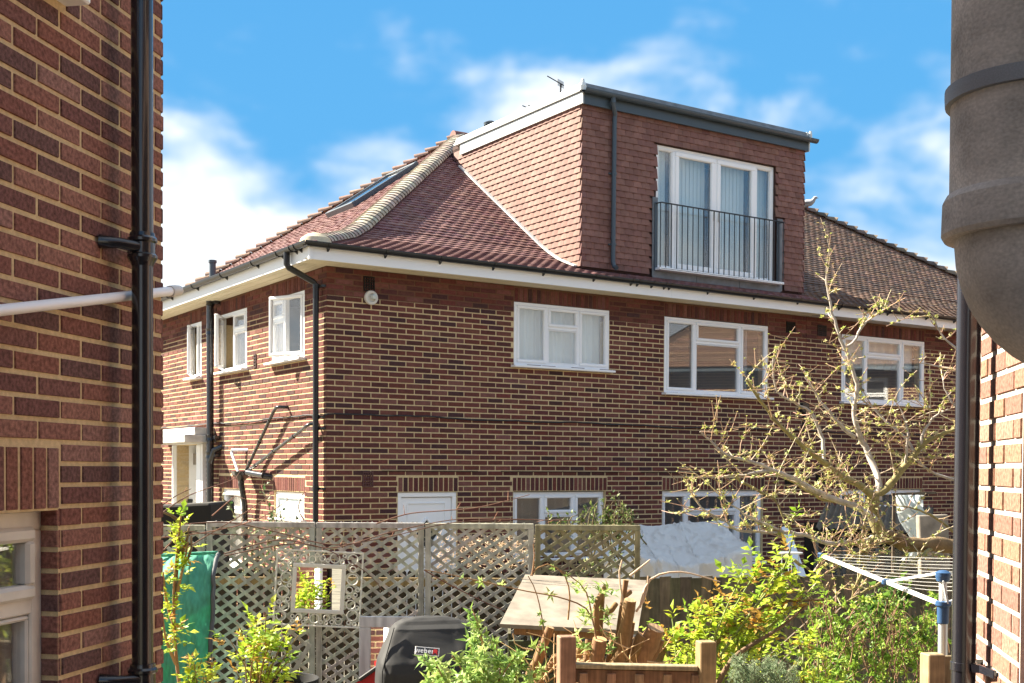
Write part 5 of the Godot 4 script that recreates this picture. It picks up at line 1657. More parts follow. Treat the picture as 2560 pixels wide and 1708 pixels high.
func build_stump() -> void:
	var t := thing("coppiced_stump", "coppiced shrub stump of many sawn brown branches behind the deck rail", "stump")
	var base := at(1520, 1800, 7.2)
	for e in [[1440, 1690, 1452, 1610, 0.020], [1480, 1700, 1500, 1598, 0.040], [1470, 1690, 1472, 1600, 0.022], [1520, 1690, 1535, 1590, 0.024], [1540, 1690, 1576, 1500, 0.036], [1530, 1700, 1565, 1450, 0.016], [1560, 1690, 1610, 1590, 0.040], [1590, 1690, 1640, 1570, 0.055], [1600, 1700, 1622, 1622, 0.042], [1490, 1690, 1505, 1490, 0.018], [1500, 1560, 1540, 1510, 0.017], [1490, 1530, 1515, 1465, 0.016], [1550, 1690, 1590, 1600, 0.036], [1570, 1700, 1568, 1600, 0.026], [1325, 1720, 1376, 1568, 0.027], [1345, 1700, 1395, 1640, 0.024], [1555, 1660, 1580, 1555, 0.018], [1610, 1690, 1655, 1600, 0.020], [1450, 1710, 1450, 1650, 0.024], [1630, 1690, 1660, 1620, 0.022], [1560, 1500, 1575, 1480, 0.017], [1500, 1700, 1502, 1640, 0.022], [1555, 1585, 1560, 1570, 0.026], [1585, 1640, 1600, 1600, 0.020]]:
		var z := 7.2 + R(-0.25, 0.2)
		var a := at(e[0], e[1], z)
		var b := at(e[2], e[3], z + R(-0.1, 0.1))
		var foot := base.lerp(a, 0.5) + Vector3(0, -0.15, 0)
		var m := MB.new()
		var pts := spline([foot, a, a.lerp(b, 0.5) + rv(0.012), b], 0.05)
		var rr := taper(pts, e[4] * 1.35, e[4])
		for i in rr.size():
			rr[i] *= R(0.92, 1.08)
		m.tube(pts, rr, 10, vary(Color(0.42, 0.24, 0.11), 0.25), true, vary(Color(0.72, 0.47, 0.24), 0.15))
		put("sawn_branch", m, M.cutwood, t)
	var tw := MB.new()
	for k in 60:
		var p := at(R(1330, 1650), R(1620, 1740), 7.1 + R(-0.3, 0.3))
		var q := p + Vector3(R(-0.25, 0.25), R(-0.02, 0.28), R(-0.15, 0.15))
		var a := spline([p, p.lerp(q, 0.5) + rv(0.04), q], 0.06)
		tw.tube(a, taper(a, 0.005, 0.002), 5, vary(Color(0.58, 0.38, 0.2), 0.25), false)
	for e in [[[1600, 1520], [1625, 1450], [1700, 1430], [1800, 1455]], [[1560, 1520], [1548, 1440], [1555, 1400]], [[1575, 1440], [1600, 1420], [1625, 1400]], [[1590, 1530], [1615, 1490], [1620, 1440]]]:
		var pts := []
		for q in e:
			pts.append(at(q[0], q[1], 7.0))
		pts = spline(pts)
		tw.tube(pts, taper(pts, 0.008, 0.004), 6, Color(0.62, 0.47, 0.33))
	put("dry_twigs", tw, M.twig, t, "stuff")
	var lv := MB.new()
	for k in 46:
		rosette(lv, at(R(1440, 1530), R(1450, 1640), 7.0 + R(-0.1, 0.1)), Vector3(R(-0.5, 0.5), 1, R(-0.5, 0.5)), 0.07, 0.02, 5, FRESH)
	put("new_shoots", lv, M.leaf, t, "stuff")

# ---------------------------------------------------------------- the bare fruit tree
func build_tree() -> void:
	var t := thing("fruit_tree", "leafless mossy fruit tree with budding twigs in front of the attached house", "tree")
	var Z0 := 9.0
	var limbs := [
		[0.075, 0.055, [[2700, 2050, 9.2], [2620, 1700, 9.2], [2520, 1440, 9.15], [2384, 1368, 9.1], [2280, 1362, 9.0], [2234, 1345, 9.0], [2196, 1332, 9.0]], 0],
		[0.050, 0.042, [[2205, 1350, 9.0], [2192, 1310, 9.0], [2184, 1280, 9.0], [2186, 1240, 9.0]], 1],
		[0.030, 0.008, [[2184, 1243, 9.0], [2150, 1214, 8.9], [2089, 1181, 8.8], [2050, 1147, 8.7], [2014, 1122, 8.6], [1980, 1090, 8.55], [1943, 1058, 8.5], [1921, 1029, 8.5], [1899, 999, 8.45], [1866, 949, 8.4]], 1],
		[0.032, 0.010, [[2184, 1243, 9.0], [2224, 1214, 9.0], [2263, 1166, 9.0], [2292, 1132, 9.0], [2326, 1098, 9.0], [2389, 1074, 9.0], [2430, 1060, 9.0]], 1],
		[0.027, 0.006, [[2196, 1250, 9.0], [2198, 1222, 9.0], [2188, 1176, 9.1], [2166, 1123, 9.2], [2149, 1089, 9.2], [2144, 1068, 9.2], [2134, 1032, 9.2], [2143, 966, 9.2], [2137, 940, 9.2], [2118, 880, 9.2], [2104, 855, 9.2], [2087, 802, 9.2], [2079, 775, 9.2], [2071, 736, 9.2], [2066, 700, 9.2], [2070, 652, 9.2]], 2],
		[0.012, 0.004, [[2116, 868, 9.2], [2134, 858, 9.2], [2148, 830, 9.2], [2162, 808, 9.2], [2193, 786, 9.2], [2223, 761, 9.2]], 2],
		[0.016, 0.005, [[2138, 1093, 9.2], [2101, 1065, 9.15], [2076, 1032, 9.1], [2051, 1004, 9.1], [2029, 966, 9.0], [2012, 943, 9.0]], 2],
		[0.015, 0.004, [[2060, 1150, 8.75], [2057, 1100, 8.8], [2049, 1073, 8.8], [2027, 1029, 8.8], [1993, 1010, 8.8], [1949, 985, 8.75], [1935, 949, 8.7], [1934, 894, 8.7]], 2],
		[0.026, 0.006, [[2186, 1300, 8.9], [2152, 1273, 8.8], [2089, 1248, 8.7], [2021, 1219, 8.6], [1982, 1195, 8.5], [1934, 1176, 8.45], [1881, 1154, 8.4], [1813, 1135, 8.3], [1779, 1103, 8.3], [1750, 1079, 8.3]], 2],
		[0.018, 0.005, [[2180, 1260, 9.0], [2120, 1262, 8.9], [2050, 1245, 8.8], [1990, 1210, 8.7], [1950, 1190, 8.65], [1925, 1165, 8.6]], 1],
		[0.020, 0.005, [[2190, 1343, 8.9], [2137, 1357, 8.7], [2060, 1355, 8.5], [2021, 1340, 8.4], [1958, 1331, 8.3], [1852, 1328, 8.2], [1813, 1302, 8.1], [1769, 1282, 8.1], [1730, 1240, 8.1]], 2],
		[0.012, 0.004, [[1958, 1331, 8.3], [1910, 1310, 8.25], [1860, 1285, 8.2], [1800, 1240, 8.2]], 2],
		[0.020, 0.007, [[2190, 1343, 8.9], [2171, 1362, 8.7], [2166, 1389, 8.6], [2157, 1430, 8.5], [2135, 1470, 8.5], [2130, 1510, 8.5]], 1],
		[0.017, 0.006, [[2130, 1357, 8.7], [2160, 1375, 8.6], [2172, 1400, 8.55]], 1],
		[0.014, 0.005, [[2230, 1350, 8.9], [2180, 1365, 8.7], [2120, 1400, 8.4], [2060, 1440, 8.2], [2020, 1480, 8.1]], 1],
		[0.013, 0.004, [[1926, 1176, 8.45], [1880, 1185, 8.4], [1830, 1190, 8.4], [1795, 1197, 8.35]], 2],
		[0.013, 0.004, [[2300, 1130, 9.0], [2310, 1080, 9.0], [2340, 1040, 9.0], [2380, 1020, 9.0]], 2],
		[0.015, 0.004, [[2292, 1140, 9.0], [2262, 1090, 9.1], [2220, 1060, 9.15], [2180, 1020, 9.2], [2140, 990, 9.2]], 2],
		[0.012, 0.004, [[2263, 1166, 9.0], [2270, 1100, 8.9], [2265, 1060, 8.9], [2250, 1020, 8.9]], 2],
		[0.018, 0.006, [[2340, 1365, 9.1], [2290, 1400, 8.8], [2230, 1440, 8.6], [2160, 1480, 8.5], [2090, 1520, 8.4]], 1],
		[0.012, 0.004, [[2384, 1330, 9.1], [2330, 1290, 9.1], [2280, 1270, 9.05], [2240, 1265, 9.0]], 1],
		[0.012, 0.004, [[2388, 1200, 9.1], [2330, 1180, 9.1], [2290, 1150, 9.05], [2262, 1120, 9.0]], 2],
		[0.010, 0.003, [[2400, 880, 9.3], [2360, 845, 9.3], [2345, 820, 9.3], [2330, 790, 9.3]], 2],
		[0.010, 0.003, [[2400, 930, 9.3], [2350, 916, 9.3], [2300, 908, 9.3]], 2],
		[0.010, 0.003, [[2400, 1030, 9.3], [2370, 990, 9.3], [2360, 950, 9.3], [2375, 920, 9.3]], 2],
		[0.012, 0.004, [[1985, 1400, 8.2], [2040, 1440, 8.2], [2055, 1480, 8.2]], 1],
		[0.012, 0.004, [[1840, 1190, 8.3], [1870, 1215, 8.3], [1925, 1240, 8.3], [1950, 1270, 8.3], [1965, 1320, 8.3]], 1]]
	var bark := [Color(0.42, 0.28, 0.14), Color(0.52, 0.44, 0.19), Color(0.85, 0.76, 0.68)]
	var tw := MB.new()
	var bd := MB.new()
	var buds := [Color(0.48, 0.50, 0.16), Color(0.60, 0.60, 0.30), Color(0.40, 0.45, 0.12), Color(0.45, 0.36, 0.16)]
	var first := true
	for l in limbs:
		var pts := []
		for q in l[2]:
			pts.append(at(q[0], q[1], q[2]))
		pts = spline(pts, 0.05)
		for i in range(1, pts.size() - 1):
			pts[i] += rv(0.006)
		var rr := taper(pts, l[0], l[1])
		for i in rr.size():
			rr[i] *= R(0.9, 1.1)
		var m := MB.new()
		m.tube(pts, rr, 10 if l[0] > 0.02 else 7, bark[l[3]])
		put("trunk" if first else "limb", m, M.bark, t)
		if first:
			first = false
			continue
		# spurs and twigs
		for i in range(3, pts.size()):
			var chance := 0.80 if l[3] == 2 else 0.6
			for rep in 2:
				if rng.randf() > chance:
					continue
				var dir: Vector3 = Vector3(R(-0.7, 0.7), R(-0.15, 1.0), R(-0.6, 0.6)).normalized()
				var len := R(0.05, 0.16) if rng.randf() < 0.62 else R(0.16, 0.48)
				var p: Vector3 = pts[i]
				var e := p + dir * len
				var a := [p, p.lerp(e, 0.5) + rv(len * 0.10), e]
				if len > 0.15:
					a = spline(a, 0.05)
				tw.tube(a, taper(a, 0.0042, 0.0022), 5, vary([Color(0.36, 0.24, 0.17), Color(0.60, 0.50, 0.36), Color(0.45, 0.29, 0.21)][rng.randi() % 3], 0.2), false)
				var cnt := 1 + int(len * 26)
				for k in cnt:
					var f := R(0.3, 1.0)
					var q: Vector3 = a[0].lerp(a[a.size() - 1], f) if a.size() < 4 else a[int(f * (a.size() - 1))]
					if rng.randf() < 0.7:
						rosette(bd, q, Vector3.UP + rv(0.9), R(0.016, 0.032), 0.014, 5, buds, 1.0)
				if len > 0.22:
					for k in 3:
						var q: Vector3 = a[int(R(0.3, 0.95) * (a.size() - 1))]
						var e2: Vector3 = q + Vector3(R(-1, 1), R(-0.2, 1), R(-0.6, 0.6)).normalized() * R(0.05, 0.15)
						tw.tube([q, e2], [0.003, 0.0018], 4, Color(0.30, 0.19, 0.12), false)
						rosette(bd, e2, Vector3.UP, 0.018, 0.010, 4, buds, 1.0)
	put("twigs", tw, M.twig, t, "stuff")
	put("buds", bd, M.leaf, t, "stuff")

# ---------------------------------------------------------------- garden furniture and fences
func clip_line(w: float, h: float, m: float, c: float) -> Array:   # y = m x + c inside the box 0..w, 0..h
	var pts := []
	for x in [0.0, w]:
		var y: float = m * x + c
		if y >= 0 and y <= h:
			pts.append(Vector2(x, y))
	for y in [0.0, h]:
		var x: float = (y - c) / m
		if x > 0 and x < w:
			pts.append(Vector2(x, y))
	return pts

func trellis(label: String, px0: float, px1: float, py: float, z: float, h: float, tint: Color, pitch := 0.126) -> void:
	var a := at(px0, py, z)
	var b := at(px1, py, z)
	var t := thing("trellis_panel", label, "trellis", Vector3(a.x, a.y - h, -z), 0.0, "trellis panels along the garden boundary")
	var w := b.x - a.x
	var fw := 0.045
	for e in [[Vector3(w * 0.5, h - fw * 0.5, 0.012), Vector3(w, fw, 0.035)], [Vector3(w * 0.5, fw * 0.5, 0.012), Vector3(w, fw, 0.035)], [Vector3(fw * 0.5, h * 0.5, 0.014), Vector3(fw, h - fw * 2, 0.033)], [Vector3(w - fw * 0.5, h * 0.5, 0.014), Vector3(fw, h - fw * 2, 0.033)]]:
		var m := MB.new()
		m.box(e[0], e[1], Basis(), vary(tint, 0.06), 0.003)
		put("frame_rail", m, M.trellis, t)
	for s in [[0.66, 0.006], [-0.84, -0.004]]:
		var m0: float = s[0]
		var step := pitch * absf(m0)
		var c := -w * maxf(m0, 0.0) + R(0.0, step)
		var top := h - w * minf(m0, 0.0)
		while c < top:
			var q := clip_line(w, h, m0, c)
			if q.size() >= 2 and q[0].distance_to(q[1]) > 0.08:
				var p0 := Vector3(q[0].x, q[0].y, s[1] + 0.001)
				var p1 := Vector3(q[1].x, q[1].y, s[1] + 0.001)
				var m := MB.new()
				m.bar(p0, p1, 0.026 * R(0.92, 1.08), 0.009, Vector3(-(p1 - p0).y, (p1 - p0).x, 0).normalized(), vary(tint, 0.12))
				put("slat", m, M.trellis, t)
			c += step * R(0.96, 1.04)

func build_fences() -> void:
	var G := Color(0.88, 0.86, 0.74)
	trellis("low grey trellis panel at the far left behind the pruned sapling", 380, 513, 1312, 10.02, 1.95, G)
	trellis("tall grey trellis panel with holly showing behind it", 518, 788, 1304, 10.0, 2.0, G)
	trellis("tall grey trellis panel behind the right half of the ring-framed mirror", 792, 1060, 1306, 10.0, 2.0, G)
	trellis("tall grey trellis panel with dry clematis showing behind it", 1064, 1334, 1308, 10.0, 2.0, G)
	trellis("short olive-brown trellis panel above the pale sloping board", 1338, 1600, 1312, 10.02, 0.72, Color(0.52, 0.46, 0.28))
	# loose slat leaning at the foot of the trellis
	var m := MB.new()
	m.bar(at(728, 1690, 9.93), at(775, 1610, 9.93), 0.034, 0.01, Vector3.RIGHT, G)
	single("loose_slat", "loose grey slat leaning on the trellis below the ring-framed mirror", "slat", m, M.trellis)
	# posts and the low fence behind
	m = MB.new()
	for px in [515, 790, 1062, 1336]:
		pass
	var pf := thing("picket_fence", "low brown fence with rounded board tops, behind the trellis", "fence")
	var a := at(525, 1420, 10.75)
	var b := at(1420, 1420, 10.75)
	var n := 40
	for i in n:
		var x := lerpf(a.x, b.x, (i + 0.5) / n)
		var w := (b.x - a.x) / n - 0.008
		var poly := PackedVector2Array([Vector2(-w * 0.5, 0), Vector2(w * 0.5, 0), Vector2(w * 0.5, 1.50)])
		for k in 7:
			var t := PI * k / 6.0
			poly.append(Vector2(cos(t) * w * 0.5, 1.53 + sin(t) * w * 0.45))
		poly.append(Vector2(-w * 0.5, 1.50))
		m = MB.new()
		m.prism(poly, Transform3D(Basis(), Vector3(x, 0, -10.75 + R(-0.004, 0.004))), 0.02, vary(Color(0.055, 0.038, 0.02), 0.25))
		put("board", m, M.fence, pf)
	m = MB.new()
	m.box(Vector3((a.x + b.x) * 0.5, 1.46, -10.71), Vector3(b.x - a.x, 0.08, 0.05), Basis(), Color(0.32, 0.22, 0.09), 0.006)
	put("rail", m, M.fence, pf)
	# dark board fence at the right
	var bf := thing("board_fence", "dark weathered board fence with mossy boards, right of the cut stump", "fence")
	var x := at(1598, 1450, 10.25).x
	var end := at(2460, 1450, 10.9).x
	var k := 0
	var x0 := x
	while x < end:
		var w := R(0.088, 0.10)
		var z := -10.25 - (x - x0) * 0.22
		var top := 1.545 + R(-0.008, 0.012)
		m = MB.new()
		m.prism(PackedVector2Array([Vector2(0, 0.0), Vector2(w + 0.014, 0.0), Vector2(w + 0.014, top + R(-0.006, 0.006)), Vector2(0, top)]), Transform3D(Basis(Vector3.UP, 0.24), Vector3(x, 0, z)), 0.014, vary([Color(0.30, 0.235, 0.15), Color(0.25, 0.21, 0.13), Color(0.35, 0.27, 0.17), Color(0.22, 0.20, 0.12)][k % 4], 0.15))
		put("board", m, M.fence, bf)
		x += w
		k += 1
	m = MB.new()
	m.bar(Vector3(x0, 1.2, -10.33), Vector3(end, 1.2, -10.33 - (end - x0) * 0.22), 0.08, 0.04, Vector3.UP, Color(0.3, 0.22, 0.13))
	put("rail", m, M.fence, bf)
	# old trellis piece behind the jasmine
	var ot := thing("old_trellis", "old brown trellis piece against the board fence, half hidden by jasmine", "trellis")
	for i in 5:
		for s in [-1.0, 1.0]:
			m = MB.new()
			var c := at(1990 + i * 45, 1580, 9.6)
			m.bar(c + Vector3(-0.35, -0.32 * s, 0), c + Vector3(0.35, 0.32 * s, 0.012 * s), 0.03, 0.01, Vector3.BACK, vary(Color(0.22, 0.17, 0.12), 0.2))
			put("slat", m, M.fence, ot)

func build_mirrors() -> void:
	var c := at(796, 1472, 9.9)
	var t := thing("ring_mirror", "square mirror in a cream metal frame of rings, hung on the trellis", "mirror", c)
	t.transform.basis = Basis(Vector3.UP, 0.09) * Basis(Vector3.RIGHT, -0.02) * Basis(Vector3.BACK, -0.05)
	var W := 0.70
	var H := 0.615
	for e in [[Vector3(0, H * 0.5, 0), Vector3(W + 0.012, 0.014, 0.012)], [Vector3(0, -H * 0.5, 0), Vector3(W + 0.012, 0.014, 0.012)], [Vector3(W * 0.5, 0, 0), Vector3(0.014, H - 0.012, 0.012)], [Vector3(-W * 0.5, 0, 0), Vector3(0.014, H - 0.012, 0.012)]]:
		var m := MB.new()
		m.box(e[0], e[1], Basis(), Color.WHITE, 0.003)
		put("outer_bar", m, M.white_metal, t)
	var iw := 0.40
	var ih := 0.375
	for e in [[Vector3(0, ih * 0.5, 0.004), Vector3(iw + 0.034, 0.034, 0.02)], [Vector3(0, -ih * 0.5, 0.004), Vector3(iw + 0.034, 0.034, 0.02)], [Vector3(iw * 0.5, 0, 0.004), Vector3(0.034, ih - 0.034, 0.02)], [Vector3(-iw * 0.5, 0, 0.004), Vector3(0.034, ih - 0.034, 0.02)]]:
		var m := MB.new()
		m.box(e[0], e[1], Basis(), Color.WHITE, 0.005)
		put("inner_frame", m, M.white_metal, t)
	var g := MB.new()
	g.box(Vector3(0, 0, 0.0), Vector3(iw, ih, 0.006))
	put("mirror_glass", g, M.mirror, t)
	# rings packed into the border
	var rings := []
	for size in [[0.045, 500], [0.03, 700], [0.018, 1200]]:
		for k in size[1]:
			var r: float = size[0] * R(0.85, 1.08)
			var p := Vector2(R(-W * 0.5 + r + 0.008, W * 0.5 - r - 0.008), R(-H * 0.5 + r + 0.008, H * 0.5 - r - 0.008))
			if absf(p.x) < iw * 0.5 + 0.02 + r and absf(p.y) < ih * 0.5 + 0.02 + r:
				continue
			var ok := true
			for q in rings:
				if p.distance_to(q[0]) < r + q[1] + 0.002:
					ok = false
					break
			if ok:
				rings.append([p, r])
	for q in rings:
		var tm := TorusMesh.new()
		tm.inner_radius = q[1] - 0.007
		tm.outer_radius = q[1] + 0.003
		tm.rings = 18
		tm.ring_segments = 5
		part_mesh("ring", tm, M.white_metal, t, Transform3D(Basis(Vector3.RIGHT, PI / 2), Vector3(q[0].x, q[0].y, 0)))
	# large white framed mirror standing on the ground
	var p := at(899, 1537, 9.65)
	var h := p.y - 0.01
	var t2 := thing("framed_mirror", "tall white wooden framed mirror leaning on the trellis behind the covered barbecue", "mirror", Vector3(p.x, 0, -9.6))
	t2.rotation.x = -0.03
	var w := 0.62
	var f := 0.09
	for e in [[Vector3(w * 0.5, h - f * 0.5, 0), Vector3(w, f, 0.03)], [Vector3(w * 0.5, f * 0.5, 0), Vector3(w, f, 0.03)], [Vector3(f * 0.5, h * 0.5, 0), Vector3(f, h - f * 2, 0.03)], [Vector3(w - f * 0.5, h * 0.5, 0), Vector3(f, h - f * 2, 0.03)]]:
		var m := MB.new()
		m.box(e[0], e[1], Basis(), Color.WHITE, 0.006)
		put("frame_board", m, M.white_wood, t2)
	g = MB.new()
	g.box(Vector3(w * 0.5, h * 0.5, -0.008), Vector3(w - f * 1.8, h - f * 1.8, 0.006))
	put("mirror_glass", g, M.mirror, t2)

func build_barbecue() -> void:
	var c := at(1078, 1600, 8.55)
	var t := thing("covered_barbecue", "barbecue under a fitted black cover with a small badge", "barbecue", Vector3(c.x, 0, c.z), 0.16)
	# sections of the draped cover: height, half width, half depth, shift back
	var sec := [[0.0, 0.40, 0.30, 0.0], [0.5, 0.395, 0.295, 0.0], [0.9, 0.385, 0.285, 0.0], [1.05, 0.375, 0.275, 0.0], [1.12, 0.362, 0.258, 0.012], [1.22, 0.325, 0.205, 0.05], [1.315, 0.285, 0.155, 0.085], [1.335, 0.275, 0.145, 0.09], [1.36, 0.255, 0.11, 0.10], [1.385, 0.20, 0.085, 0.10], [1.405, 0.12, 0.05, 0.10], [1.412, 0.03, 0.015, 0.10], [1.413, 0.004, 0.002, 0.10]]
	var nz := FastNoiseLite.new()
	nz.seed = 4
	nz.frequency = 2.2
	nz.fractal_octaves = 3
	var rows := []
	for i in sec.size() - 1:
		var k := 6
		for j in k:
			var f := j / float(k)
			rows.append([lerpf(sec[i][0], sec[i + 1][0], f), lerpf(sec[i][1], sec[i + 1][1], f), lerpf(sec[i][2], sec[i + 1][2], f), lerpf(sec[i][3], sec[i + 1][3], f)])
	rows.append(sec[-1])
	var cols := 97
	var pts := []
	for r in rows:
		for i in cols:
			var a := TAU * i / (cols - 1)
			var cx := cos(a)
			var cz := sin(a)
			var e := 0.30
			var x: float = signf(cx) * pow(absf(cx), e) * r[1]
			var z: float = signf(cz) * pow(absf(cz), e) * r[2]
			var d := nz.get_noise_3d(x * 1.5 + 3.0, r[0] * 0.8, z * 1.5) * 0.05
			d += sin(a * 11.0 + r[0] * 5.0 + sin(a * 3.0) * 2.0) * 0.014 * smoothstep(1.2, 0.6, r[0])
			d += maxf(0.0, nz.get_noise_3d(x * 3.0 - r[0] * 2.0, r[0] * 2.5, z * 3.0)) * 0.02
			pts.append(Vector3(x * (1.0 + d), r[0] + d * 0.15 * smoothstep(0.0, 0.3, r[0]), z * (1.0 + d * 1.3) - r[3]))
	var fl := []
	for r in rows.size():      # reversed columns so that the outside faces out
		for i in cols:
			fl.append(pts[r * cols + (cols - 1 - i)])
	var m := MB.new()
	m.grid(fl, cols)
	put("cover", m, M.cover, t)
	# seam piping
	var sm := MB.new()
	for s in [-1.0, 1.0]:
		sm.tube([Vector3(0.268 * s, 1.35, 0.06), Vector3(0.32 * s, 1.20, 0.16), Vector3(0.36 * s, 1.07, 0.25), Vector3(0.365 * s, 0.8, 0.27)], [0.005], 6)
	put("seam", sm, M.cover, t)
	# badge
	var n := Vector3(0, 0.62, 0.78).normalized()
	var u := Vector3.RIGHT
	var v := n.cross(u)
	var B := Basis(u, v, n) * Basis(Vector3.BACK, -0.12)
	var o := Vector3(-0.05, 1.205, 0.232)
	var bd := put("badge", null, null, t)
	m = MB.new()
	m.box(o, Vector3(0.168, 0.064, 0.004), B, Color.WHITE, 0.001)
	put("badge_border", m, M.white_plate, bd)
	m = MB.new()
	m.box(o + B.z * 0.002, Vector3(0.158, 0.054, 0.004), B, Color.WHITE, 0.001)
	put("badge_plate", m, M.black, bd)
	var tx := TextMesh.new()
	var fo := SystemFont.new()
	fo.font_names = PackedStringArray(["Droid Sans"])
	fo.font_weight = 700
	tx.font = fo
	tx.text = "weber"
	tx.font_size = 40
	tx.pixel_size = 0.001
	tx.depth = 0.002
	part_mesh("badge_lettering", tx, M.white_plate, bd, Transform3D(B.scaled_local(Vector3(1.08, 1.25, 1.0)), o + B.z * 0.005 - B.x * 0.018))
	m = MB.new()
	m.lathe([Vector2(0.016, 0.0), Vector2(0.016, 0.003), Vector2(0.0, 0.0032)], 16, Transform3D(B * Basis(Vector3.RIGHT, PI / 2), o + B.x * 0.056 + B.y * 0.004 + B.z * 0.003))
	m.bar(o + B.x * 0.050 - B.y * 0.006 + B.z * 0.005, o + B.x * 0.040 - B.y * 0.022 + B.z * 0.005, 0.003, 0.006, B.z)
	m.bar(o + B.x * 0.062 - B.y * 0.006 + B.z * 0.005, o + B.x * 0.072 - B.y * 0.022 + B.z * 0.005, 0.003, 0.006, B.z)
	put("badge_emblem", m, M.red, bd)
	# folding chair with red cloth between mirror and barbecue
	var ch := thing("folding_chair", "folded black-framed chair with red cloth beside the covered barbecue", "chair")
	var z := 8.95
	for e in [[962, 1640, 935, 1830], [898, 1700, 955, 1660], [960, 1638, 970, 1820]]:
		m = MB.new()
		m.bar(at(e[0], e[1], z), at(e[2], e[3], z), 0.035, 0.03, Vector3.BACK, Color.WHITE, 0.006)
		put("frame_bar", m, M.black, ch)
	m = MB.new()
	var q0 := at(940, 1672, z + 0.02); var q1 := at(885, 1712, z + 0.02); var q2 := at(895, 1830, z + 0.02); var q3 := at(950, 1830, z + 0.02)
	m.quad(q1, q2, q3, q0)
	m.quad(q0 - Vector3(0, 0, 0.004), q3 - Vector3(0, 0, 0.004), q2 - Vector3(0, 0, 0.004), q1 - Vector3(0, 0, 0.004))
	put("red_cloth", m, M.red, ch)

func build_left_corner() -> void:
	# green netting draped over a frame
	var t := thing("green_netting", "green debris netting draped over a frame at the left of the trellis", "netting")
	var nz := FastNoiseLite.new()
	nz.seed = 8
	nz.frequency = 1.1
	var pts := []
	var cols := 41
	var rows := 41
	for r in rows:
		for i in cols:
			var f := i / float(cols - 1)
			var g := r / float(rows - 1)
			var p := at(lerpf(330, 519, f) - 12.0 * (1.0 - g) * sin(g * 5.0), lerpf(1900, 1398 - 6.0 * f, g), 9.35)
			p.z += sin(f * 7.0 + g * 3.0) * 0.03 + nz.get_noise_2d(f * 2.5, g * 3.0) * 0.10 - pow(f, 6) * 0.10 - (0.25 * pow(g, 14))
			pts.append(p)
	var m := MB.new()
	m.grid(pts, cols, Color.WHITE, 0.004)
	put("net", m, M.net, t)
	var hem := []
	for r in rows:
		hem.append(pts[r * cols + cols - 1] + Vector3(0.008, 0, 0.01))
	m = MB.new()
	m.tube(hem, [0.018], 6)
	put("hem", m, M.hem, t)
	m = MB.new()
	m.tube([pts[(rows - 1) * cols] + Vector3(0, 0.005, 0), pts[rows * cols - 1] + Vector3(0, 0.01, 0)], [0.014], 8)
	put("top_bar", m, M.net, t)
	# black planter and pots
	m = MB.new()
	var a := at(430, 1655, 8.9)
	m.box(Vector3(a.x + 0.28, 0.36, a.z), Vector3(0.62, 0.72, 0.4), Basis(Vector3.BACK, 0.02), Color.WHITE, 0.02)
	m.box(Vector3(a.x + 0.28, 0.73, a.z), Vector3(0.66, 0.05, 0.44), Basis(Vector3.BACK, 0.02), Color.WHITE, 0.012)
	single("black_planter", "square black planter at the foot of the green netting", "planter", m, M.cover)
	var c := at(705, 1696, 8.3)
	var pot := thing("plastic_pot", "wide dark plastic pot below the rose bush", "pot", Vector3(c.x, 0, c.z))
	m = MB.new()
	m.lathe([Vector2(0.0, 0.0), Vector2(0.18, 0.0), Vector2(0.235, c.y - 0.06), Vector2(0.25, c.y - 0.06), Vector2(0.252, c.y), Vector2(0.235, c.y), Vector2(0.225, c.y - 0.06)], 36)
	put("pot_wall", m, M.cover, pot)
	m = MB.new()
	m.lathe([Vector2(0.23, c.y - 0.075), Vector2(0.0, c.y - 0.055)], 24)
	put("soil", m, M.soil, pot)
	# dark shed behind the low trellis panel
	var s0 := at(395, 1268, 12.6)
	var s1 := at(519, 1258, 12.6)
	var sd := thing("black_shed", "low black felt-roofed store behind the low trellis panel", "shed", Vector3(s1.x, 0, -12.6))
	m = MB.new()
	m.box(Vector3(-0.8, s1.y * 0.5 - 0.1, -0.5), Vector3(1.6, s1.y - 0.2, 1.0), Basis(), Color.WHITE, 0.01)
	put("wall", m, M.dark, sd)
	m = MB.new()
	m.box(Vector3(-0.8, s1.y - 0.16, -0.48), Vector3(1.7, 0.22, 1.1), Basis(Vector3.BACK, 0.06), Color.WHITE, 0.02)
	put("roof", m, M.dark, sd)

